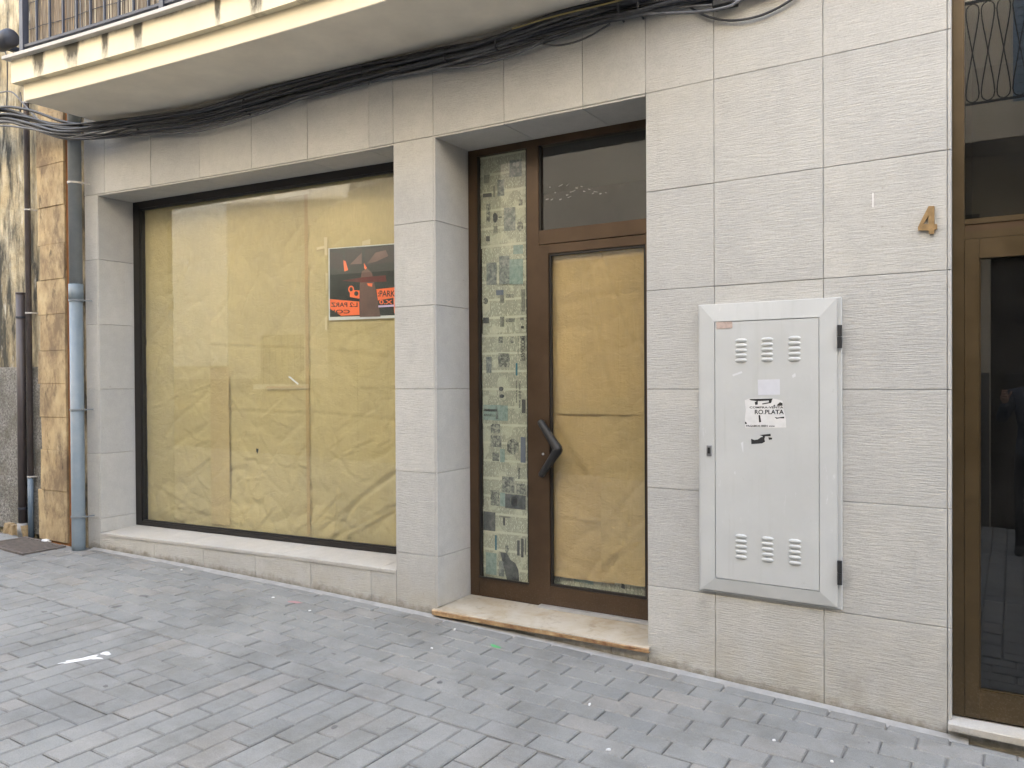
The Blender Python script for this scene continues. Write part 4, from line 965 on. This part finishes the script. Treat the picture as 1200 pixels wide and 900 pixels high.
b = MB(); O0 = rect(ox0, ox1, oz0, oz1, -.013); O1 = rect(ox0, ox1, oz0, oz1, d_o); I1 = rect(ix0, ix1, iz0, iz1, d_i); I0 = rect(ix0, ix1, iz0, iz1, d_i+.012)
for i in range(4):
    j = (i+1) % 4; b.quad(O0[i], O0[j], O1[j], O1[i]); b.quad(O1[i], O1[j], I1[j], I1[i]); b.quad(I1[i], I1[j], I0[j], I0[i])
b.build('door_rim', M_CAB, cab, origin=O0[0])
s, c = slab(rect(ix0+.0025, ix1-.0025, iz0+.0025, iz1-.004, d_i+.001), (0, .02, 0), .0015); dr = s.build('door_panel', M_CAB, cab, origin=c)
PD = d_i+.001
# pressed louvres
lv = MB(); nl = 10
def prof(t): return max(0, 1-abs(2*t-1)**3.2)
W2, Hh = .0285, .0115
rows = [(-1, .0), (-.45, .75), (.1, 1.), (.8, .86), (1, .0)]
for j, (zz_, dd) in enumerate(rows):
    for i in range(nl+1):
        t = i/nl; u = (t*2-1)*W2; k = prof(t)
        lv.v.append((u, -.0095*dd*k, zz_*Hh*(.35+.65*k)))
for j in range(len(rows)-1):
    for i in range(nl):
        k = j*(nl+1)+i; lv.f.append((k, k+1, k+nl+2, k+nl+1))
lme = bpy.data.meshes.new('louvre'); lme.from_pydata(lv.v, [], lv.f); lme.materials.append(M_CAB)
for p_ in lme.polygons: p_.use_smooth = True
for (cx0, yt, yb) in ((868.5, 399.5, 422.7), (899, 398.2, 421.8), (931, 396.6, 421.2), (868.5, 628.8, 653.0), (899.5, 631.6, 656.5), (931.5, 634.6, 660.2)):
    for k in range(5):
        q = pF(cx0, yt+(yb-yt)*k/4, PD); o = link('louvre', lme, dr, (q.x, q.y-.0003, q.z))
        o.rotation_euler = (0, 0, math.atan(2*CURV*(q.x-XC)))
# hinges, lock, plate
for ya, yb in ((381, 408), (657, 685)):
    qa, qb = pF(984.2, ya, -.022), pF(984.2, yb, -.022); zm = (qa.z+qb.z)/2
    b = MB(); b.tube([(qa.x, qa.y-.004, qb.z), (qa.x, qa.y-.004, zm-.001)], .0105, 10); b.tube([(qa.x, qa.y-.004, zm+.001), (qa.x, qa.y-.004, qa.z)], .0105, 10); b.build('hinge', M_BLACK, cab, smooth=False, origin=(qa.x, qa.y, zm))
q = pF(831, 528, -.030)
lk, c = slab([(q.x-.013, q.y-.003, q.z-.026), (q.x+.013, q.y-.004, q.z-.026), (q.x+.013, q.y-.004, q.z+.026), (q.x-.013, q.y-.003, q.z+.026)], (0, .02, 0), .003); lko = lk.build('lock', plain('lock_steel', (.28, .28, .28), .35, .7), cab, origin=q)
b = MB(); b.box(q.x-.006, q.x+.006, q.y-.0055, q.y-.001, q.z-.014, q.z+.014); b.build('keyhole', M_BLACK, lko, origin=q)
def cq(pts, off): return [pF(x, y, PD-off) for x, y in pts]
def cdecal(name, pts, mat, off, par, th=0):
    q = cq(pts, off); b = MB(); b.poly(q[::-1]); return b.build(name, mat, par, origin=q[0])
M_PLATE = plain('worn_nameplate', (.42, .33, .29), .5, var=.25, scale=50); M_STK = plain('sticker_white', (.58, .58, .575), .6, var=.06, scale=30); M_STKB = plain('sticker_residue', (.52, .53, .57), .5, var=.04, scale=20)
M_SINK = plain('sticker_black', (.015, .015, .016), .6, var=.3)
o = cdecal('nameplate', [(839.5, 377.5), (858, 376.8), (858.3, 384.5), (839.7, 385.5)], M_PLATE, .0022, dr)
cdecal('sticker', [(888, 445), (913.8, 444.3), (914, 462.5), (888.5, 463)], M_STKB, .0012, dr)
sk = cdecal('torn_sticker', [(872.8, 469), (878, 467), (893, 466.8), (906, 467), (917, 469.5), (918.5, 480), (920.8, 490), (921.2, 501), (905, 501.2), (890, 500.6), (873.5, 501.5), (873, 490), (873.8, 481)], M_STK, .0012, dr)
def frag(pts): cdecal('print_fragment', pts, M_SINK, .0018, sk)
frag([(878, 467.6), (905.6, 467), (904.5, 469), (904, 471.5), (901, 471.6), (901, 469.4), (890, 470), (888, 469.8), (888, 474), (885.2, 474.6), (884.3, 471.5), (887, 470), (880, 469.2)])
frag([(893, 472.8), (903.5, 471), (903.8, 472.2), (893.5, 474)]); frag([(910.5, 474.5), (914, 471.2), (917, 472.5), (917, 475.4), (911, 475.6)]); frag([(906.4, 474.6), (908.2, 474.2), (908, 476), (906.6, 475.8)])
frag([(888.8, 486.6), (890.6, 486.2), (892, 494.5), (889.6, 495)]); frag([(873, 494), (875.2, 495.5), (875, 496.8), (873.2, 496.8)]); frag([(907.5, 488.6), (911, 489.4), (919, 488.2), (918.8, 490.4), (914, 490), (910, 490.8)])
def ctext(s, x0, y0, x1, y1):
    a, e, t = pF(x0, y1, PD-.0018), pF(x1, y1, PD-.0018), pF(x0, y0, PD-.0018); place_text('lettering', text_mesh(s, M_SINK, .1, bold=True), a, (e-a).normalized(), Vector((0, 0, 1)), (e-a).length, t.z-a.z, sk)
ctext('COMPRA-VENTA', 878.5, 476.2, 918, 478.6); ctext('RO.PLATA', 884.5, 480.2, 918.5, 485.4); ctext('PAGAMOS BIEN', 874.5, 498, 899.5, 500.2); ctext('www', 901, 498.8, 908, 500.2)
sk2 = cdecal('torn_sticker', [(880.2, 514.2), (884, 515.6), (888, 515), (892, 512.2), (895.2, 512), (896.5, 517.6), (893, 519.6), (880.5, 520.4)], M_SINK, .0014, dr)
cdecal('print_fragment', [(890, 509.8), (903, 508.4), (903.2, 511.2), (896.5, 511.3), (896, 514), (894, 514.2), (893.6, 511)], M_SINK, .0014, sk2); cdecal('print_fragment', [(900.4, 512.4), (905, 513), (904.6, 515), (901, 515.4)], M_SINK, .0014, sk2)
M_SCR = plain('white_scuff', (.56, .57, .58), .5, var=.03)
for pts in ([(868, 519), (872, 517), (872.6, 531), (870.5, 530)], [(875, 529), (890, 529), (890, 531.5), (875, 531)], [(928, 440), (932, 437), (932.6, 441), (929, 443)], [(858, 439), (869, 435), (870, 437), (859, 441)], [(860.5, 553), (861.8, 552), (861.8, 556), (860.8, 555.6)], [(892.4, 601.6), (896, 602.4), (895.6, 604.4), (893, 603.6)]):
    cdecal('scuff', pts, M_SCR, .0006, dr)
b = MB()
# house number
q0, q1 = pF(1076, 275), pF(1098.5, 275); ztop = pF(1087, 241).z
b = MB()
for pc in ([(752, 66), (702, 165), (728, 150), (752, 110)], [(702, 165), (704, 180), (752, 180), (752, 150), (728, 150)], [(780, 65), (752, 66), (752, 180), (754, 196), (778, 196), (780, 178)], [(780, 178), (793, 173), (792, 150), (779.9, 150)]):
    fr_ = [pF(900+x/4, 225+y/4, -.014) for x, y in pc]; k = len(b.v); n_ = len(pc)
    b.v += [tuple(p) for p in fr_]+[tuple(p+Vector((0, .0135, 0))) for p in fr_]
    b.f.append(tuple(range(k, k+n_))); b.f += [(k+i, k+n_+i, k+n_+(i+1) % n_, k+(i+1) % n_) for i in range(n_)]; b.mi += [0]*(n_+1)
o = b.build('house_number', plain('brass_number', (.30, .20, .095), .45, .45, var=.2, scale=40), None, origin=q0)
tag(o, 'brass numeral four fixed to stone wall beside the house door', 'number')
# tiny chalk tick on the wall above the number
b = MB(); P = [pF(x, y, -.0035) for x, y in ((1022.4, 226), (1023.6, 226), (1023.6, 243), (1022.4, 243))]; b.poly(P[::-1]); tag(b.build('chalk_mark', M_PWHITE, None, origin=P[0]), 'short upright white chalk tick on stone tile left of the numeral', 'chalk mark')

# ------------------------------------------------------------------ things on the pavement
def blob(name, x, y, rx, ry, mat, label, cat, group=None, rot=0, h=.003, seed=0, parent=None, n=14, jag=.25):
    c = pG(x, y) if parent is None or True else None; c = Vector((c.x, c.y, gz(c.x)+.0012)); b = MB(); ring = []
    for k in range(n):
        a = 2*math.pi*k/n; r = 1+jag*noise.noise(Vector((math.cos(a)*1.7, math.sin(a)*1.7, seed)))*2
        u, v = rx*r*math.cos(a), ry*r*math.sin(a); ring.append((u*math.cos(rot)-v*math.sin(rot), u*math.sin(rot)+v*math.cos(rot)))
    lo = [(c.x+u, c.y+v, gz(c.x+u)+.0005) for u, v in ring]; hi = [(c.x+u*.8, c.y+v*.8, gz(c.x+u*.8)+.0005+h) for u, v in ring]
    for k in range(n): b.quad(lo[k], lo[(k+1) % n], hi[(k+1) % n], hi[k])
    b.poly(hi); o = b.build(name, mat, parent, origin=c)
    if label: tag(o, label, cat, group)
    return o
M_LIT = plain('white_litter', (.60, .60, .60), .6, var=.05); M_GUM = plain('dark_gum', (.12, .118, .115), .8, var=.3)
blob('paint_splash', 95, 773, .085, .022, M_LIT, 'larger ragged white splash lying on the grey paving', 'splash', 'white splashes', 1.25, .002, 1, jag=.55, n=26)
blob('paint_splash', 110, 771.5, .045, .014, M_LIT, 'middle white splash on the paving between larger splash and dot', 'splash', 'white splashes', .4, .003, 5, jag=.5, n=18)
blob('paint_splash', 123.5, 766, .028, .022, M_LIT, 'small round white splash dot on the paving', 'splash', 'white splashes', 0, .003, 9)
blob('paint_mark', 344, 705.5, .05, .022, plain('pink_paint', (.36, .20, .21), .8, var=.2), 'faint pink paint spot on paving below the shop window', 'paint mark', None, .3, .001, 4)
blob('paint_mark', 581, 757.5, .045, .014, plain('green_paint', (.08, .34, .13), .8, var=.2), 'bright green paint dash on paving before the shop step', 'paint mark', None, -.3, .001, 6)
for i, (x, y) in enumerate(((506, 760), (320, 700.5), (213, 668), (907, 868), (713, 879), (691, 826), (975, 893), (363, 716), (533, 738))):
    blob('litter_crumb', x, y, .007+.003*(i % 3), .006, M_LIT, 'tiny white litter crumb lying on the grey paving', 'litter', 'white litter crumbs', i, .005, 20+i)
for i, (x, y, s) in enumerate(((168, 698.5, .055), (268, 764.5, .026), (246, 770.5, .024), (391, 766, .022), (378, 795.5, .016), (515, 799.5, .03), (441, 727.5, .014), (455, 853.5, .018), (392, 852, .03), (124, 804, .028), (118, 825, .03), (38, 781, .04), (715, 787, .014), (52, 717, .03), (136, 711, .05), (72, 825, .02), (294, 766, .016), (1018, 870, .01), (880, 808, .008))):
    blob('gum_spot', x, y, s*.62, s*.42, M_GUM, None, None, None, i, .0008, 40+i, parent=pave)
o = blob('litter_scrap', 55, 635, .05, .03, M_LIT, 'crumpled white scrap beside the metal floor grate', 'litter', None, .2, .02, 77, jag=.5)
# floor grate
gq = [pG(-12, 645), pG(30, 651), pG(75, 640.5), pG(38, 631)]
M_GR = plain('rusty_grate', (.13, .11, .095), .8, .3, var=.3, scale=30)
gc = sum(gq, Vector())/4; gr = empty('floor_grate', (gc.x, gc.y, gz(gc.x)), 'rusty brown metal floor grate at the foot of the downpipe wall', 'grate')
gx0, gx1, gy0, gy1 = -6.86, -6.29, -.64, -.31
def gbox(nm, x0, x1, y0, y1, h):
    b = MB(); b.hexa([(x0, y0, gz(x0)-.02), (x1, y0, gz(x1)-.02), (x1, y1, gz(x1)-.02), (x0, y1, gz(x0)-.02), (x0, y0, gz(x0)+h), (x1, y0, gz(x1)+h), (x1, y1, gz(x1)+h), (x0, y1, gz(x0)+h)]); b.build(nm, M_GR, gr, origin=((x0+x1)/2, y0, gz(x0)))
for a in ((gx0, gx1, gy0, gy0+.025), (gx0, gx1, gy1-.025, gy1), (gx0, gx0+.025, gy0+.0255, gy1-.0255), (gx1-.025, gx1, gy0+.0255, gy1-.0255)): gbox('frame_bar', *a, .012)
for k in range(13):
    x = gx0+.03+(gx1-gx0-.06)*k/12; gbox('bar', x-.013, x+.013, gy0+.026, gy1-.026, .009)

# ------------------------------------------------------------------ the other side of the street (seen in the glass, and it bounces the light)
YO = -5.62
M_OPW = plain('opposite_beige_render', (.50, .45, .37), .9, var=.10, scale=1.3, bump=.1); M_OPP = plain('opposite_grey_plinth', (.10, .097, .094), .9, var=.2, scale=5)
M_OPWH = plain('opposite_sun_patch_and_sill', (.80, .78, .70), .8, var=.04); M_WOOD = plain('dark_wood_door', (.035, .028, .022), .55, var=.3, scale=12); M_SHUT = plain('blue_shutter', (.16, .22, .30), .6, var=.1)
opp = empty('opposite_building', (-2, YO-.3, 0), 'plain beige house across the street with balcony and blue shutters', 'building')
def obox(nm, x0, x1, dy0, dy1, z0, z1, mat, par=None): b = MB(); b.box(x0, x1, YO-dy1, YO-dy0, z0, z1); return b.build(nm, mat, par or opp, origin=((x0+x1)/2, YO, z0))
HO = 8.2; XO = 24
b = MB(); b.box(-34, -.205, YO-.4, YO, -.6, HO); b.box(-.2049, 1.6, YO-.4, YO, 2.75, HO); b.box(1.6001, XO, YO-.4, YO, -1, HO); b.box(-34, XO, YO-7, YO-6.8, -.6, HO); b.box(-34, XO, YO-6.799, YO-.401, HO-.6, HO-.2); b.box(XO-.2, XO, YO-6.799, YO-.401, -1, HO-.61); b.build('wall', M_OPW, opp)
obox('plinth', -34, -.215, -.02, -.0005, -.5, 1.55, M_OPP); obox('plinth', 1.61, XO-.01, -.02, -.0005, -1, 1.55, M_OPP)
M_OPS = plain('opposite_bounce_cut', (.075, .062, .05), .6, var=.25, scale=4)  # dark timber cladding added to cut bounce light into the shop's recesses
for k in range(15):
    xa = -8.4+.55*k
    if xa < -.8: obox('bounce_cut_panel', xa+.01, xa+.54, -.05, -.0211, .35, 2.9, M_OPS)
for k in range(38): obox('bounce_cut_panel', 1.7+.58*k, 2.26+.58*k, -.05, -.0211, -.6, 2.9, M_OPS)
obox('bounce_cut_lintel', -8.45, -.30, -.07, -.0212, 2.901, 3.15, M_OPS)
od = obox('door', -.204, 1.599, .12, .2, -.2, 2.749, M_WOOD)
for k in range(4): obox('door_panel', -.15+.44*k, .2+.44*k, .10, .1195, .3, 2.4, M_WOOD, od)
obox('painted_sun_patch', -11.75, -10.45, -.03, -.0006, 1.77, 4.5, M_OPWH)  # pale panel painting a patch of sun on the opposite wall
ow = obox('window', -9.75, -8.9, -.02, -.0006, 1.46, 2.25, M_WOOD); obox('sill', -9.85, -8.8, -.09, -.021, 1.38, 1.4595, M_OPWH, ow)
for k in range(7): obox('window_bar', -9.7+.125*k, -9.685+.125*k, -.04, -.0205, 1.46, 2.25, M_IRON, ow)
ob_ = obox('balcony', -3.0, 3.0, -.62, -.0007, 3.74, 4.06, M_OPW)
obox('shutter', -.01, .55, -.06, -.0008, 4.0601, 6.3, M_SHUT, None)
for k in range(26): obox('slat', .03, .51, -.075, -.0605, 4.15+.082*k, 4.19+.082*k, M_SHUT, bpy.data.objects['shutter'])
obox('top_rail', -2.95, 2.95, -.60, -.58, 5.06, 5.085, M_IRON, ob_); obox('bottom_rail', -2.95, 2.95, -.60, -.58, 4.1, 4.12, M_IRON, ob_)
for k in range(46):                            # lozenge railing: each rod swings between the rails
    x = -2.9+.128*k; b = MB(); yy = YO+.59
    for sg in (-1, 1): b.tube(catmull([(x, yy, 4.12), (x+sg*.055, yy, 4.2), (x, yy, 4.59), (x-sg*.055, yy, 4.98), (x, yy, 5.06)], 4), .006, 5)
    b.build('lozenge_rod', M_IRON, ob_, origin=(x, yy, 4.12))

# ------------------------------------------------------------------ the photographer, mirrored darkly in the house door
def cloth(name, c, rough=.85):
    a = NT(name, rough, .25); W = a.pos(); a.col(a.mix(1, c, a.ramp(a.noise(W, 14, 5, .6), [(.3, .75), (.7, 1.2)]), 'MULTIPLY')); a.bump(a.noise(W, 18, 4), .35, .02); return a.m
M_JKT, M_TRS, M_SKIN, M_HAIR, M_SHOE = cloth('blue_grey_jacket', (.05, .06, .085)), cloth('dark_trousers', (.018, .019, .022)), plain('skin', (.45, .28, .20), .55, var=.08), plain('dark_hair', (.02, .015, .012), .6), plain('black_shoe', (.012, .012, .013), .5)
PX, PY = .17, -4.30; gzp = gz(PX)
def skinned(name, verts, edges, radii, mats, pick, parent=None, sub=2):
    me = bpy.data.meshes.new(name); me.from_pydata(verts, edges, []); ob = bpy.data.objects.new(name, me); COL.objects.link(ob)
    sm = ob.modifiers.new('skin', 'SKIN'); sm.use_smooth_shade = True
    for i, r in enumerate(radii): me.skin_vertices[0].data[i].radius = r if isinstance(r, tuple) else (r, r)
    me.skin_vertices[0].data[0].use_root = True
    ss = ob.modifiers.new('sub', 'SUBSURF'); ss.levels = sub; ss.render_levels = sub
    dg = bpy.context.evaluated_depsgraph_get(); m2 = bpy.data.meshes.new_from_object(ob.evaluated_get(dg)); bpy.data.objects.remove(ob)
    m2.materials.clear()
    for q in mats: m2.materials.append(q)
    for p in m2.polygons: p.material_index = pick(p.center); p.use_smooth = True
    return link(name, m2, parent)
V = [(0, 0, .92), (0, .0, 1.05), (0, .01, 1.22), (0, .0, 1.38), (0, .02, 1.47), (0, .035, 1.55)]
Ed = [(0, 1), (1, 2), (2, 3), (3, 4), (4, 5)]; Rd = [(.155, .11), (.15, .105), (.165, .115), (.17, .10), (.065, .06), (.06, .06)]
def chain(start, pts, rs):
    k = start
    for p, r in zip(pts, rs): V.append(p); Rd.append(r); Ed.append((k, len(V)-1)); k = len(V)-1
    return k
for sx in (-1, 1):
    chain(0, [(sx*.095, 0, .86), (sx*.11, .02, .48), (sx*.12, -.015, .10), (sx*.125, .02, .045), (sx*.14, .15, .035)], [.09, .062, .046, .045, .038])
    chain(3, [(sx*.17, 0, 1.40), (sx*.27, .05, 1.17), (sx*.135-.10, .235, 1.33)], [.062, .050, .036])
V = [(x+PX, y+PY, z*.98+gzp) for x, y, z in V]
def pick(c):
    z = (c.z-gzp)/.98
    if z > 1.475 and abs(c.x-PX) < .12: return 3
    if z > .88: return 0
    if z > .085: return 1
    return 2
person = skinned('person', V, Ed, Rd, [M_JKT, M_TRS, M_SHOE, M_SKIN], pick)
tag(person, 'person in dark jacket and trousers facing the house door, raising a phone', 'person')
ABS[person.name] = Vector((0, 0, 0))
# head with face, hair
hc = Vector((PX, PY+.055, gzp+1.62*.98)); b = MB(); nu, nv = 20, 16
for j in range(nv+1):
    ph = math.pi*j/nv
    for i in range(nu):
        th = 2*math.pi*i/nu; x, y, z = math.sin(ph)*math.sin(th), math.sin(ph)*math.cos(th), math.cos(ph)
        k = 1-.16*max(0, -z)**1.5
        nz = .022*math.exp(-((x/.14)**2+((z+.12)/.22)**2))*(y > 0); eye = -.010*math.exp(-(((abs(x)-.36)/.14)**2+((z-.05)/.10)**2))*(y > 0); mo = -.004*math.exp(-((x/.28)**2+((z+.48)/.05)**2))*(y > 0)
        b.v.append(tuple(hc+Vector((x*.078*k, y*.098*k+nz+eye+mo, z*.118))))
for j in range(nv):
    for i in range(nu): b.f.append((j*nu+i, (j+1)*nu+i, (j+1)*nu+(i+1) % nu, j*nu+(i+1) % nu)); b.mi.append(0)
head = b.build('head', M_SKIN, person, smooth=True, origin=hc)
b = MB()
for j in range(10):
    ph = math.pi*.62*j/9
    for i in range(nu):
        th = 2*math.pi*i/nu; x, y, z = math.sin(ph)*math.sin(th), math.sin(ph)*math.cos(th), math.cos(ph)
        front = max(0, y); z2 = max(z, .55*front-.35*(1-front)); b.v.append(tuple(hc+Vector((x*.085, y*.104-.004, z2*.127+.004+.004*noise.noise(Vector((x*6, y*6, z*6)))))))
for j in range(9):
    for i in range(nu): b.f.append((j*nu+i, (j+1)*nu+i, (j+1)*nu+(i+1) % nu, j*nu+(i+1) % nu)); b.mi.append(0)
b.build('hair', M_HAIR, head, smooth=True, origin=hc)
for sx in (-1, 1):
    b = MB(); e = hc+Vector((sx*.078, -.005, .0)); b.tube([e+Vector((0, 0, -.028)), e+Vector((sx*.012, -.008, -.01)), e+Vector((sx*.014, -.012, .018)), e+Vector((sx*.002, 0, .03))], [.006, .010, .011, .005], 8); b.build('ear', M_SKIN, head, smooth=True, origin=e)
    # hand: palm and five bent fingers closed on the phone's edge
    wr = Vector((PX+(sx*.135-.10), PY+.235, gzp+1.33*.98)); ed = Vector((.0+sx*.074, -4.012, wr.z+.085)); d = (ed-wr)
    VV = [tuple(wr), tuple(wr+d*.45), tuple(wr+d*.8)]; EE = [(0, 1), (1, 2)]; RR = [(.022, .018), (.034, .016), (.036, .014)]
    for q in range(4):
        base = wr+d*.8+Vector((0, 0, -.03+.021*q)); k = len(VV)
        ln = (.85, 1.0, .95, .75)[q]
        VV += [tuple(base), tuple(base+Vector((sx*.012, .030*ln, .004))), tuple(base+Vector((-sx*.006, .052*ln, .006))), tuple(base+Vector((-sx*.028, .050*ln, .006)))]; RR += [.0095, .009, .0085, .0075]; EE += [(2, k), (k, k+1), (k+1, k+2), (k+2, k+3)]
    k = len(VV); tb = wr+d*.5; VV += [tuple(tb+Vector((-sx*.025, -.012, .012))), tuple(tb+Vector((-sx*.045, -.006, .035))), tuple(tb+Vector((-sx*.052, .004, .060)))]; RR += [.012, .0105, .009]; EE += [(1, k), (k, k+1), (k+1, k+2)]
    skinned('hand', VV, EE, RR, [M_SKIN], lambda c: 0, person, 1)
s, c = slab([(-.073, -3.992, 1.462), (.073, -3.992, 1.462), (.073, -3.992, 1.534), (-.073, -3.992, 1.534)], (0, -.008, 0), .003)
s.f = [tuple(reversed(f)) for f in s.f]
tag(s.build('phone', M_BLACK, None, origin=(0, -3.996, 1.462)), 'thin black phone held level in both raised hands', 'phone')
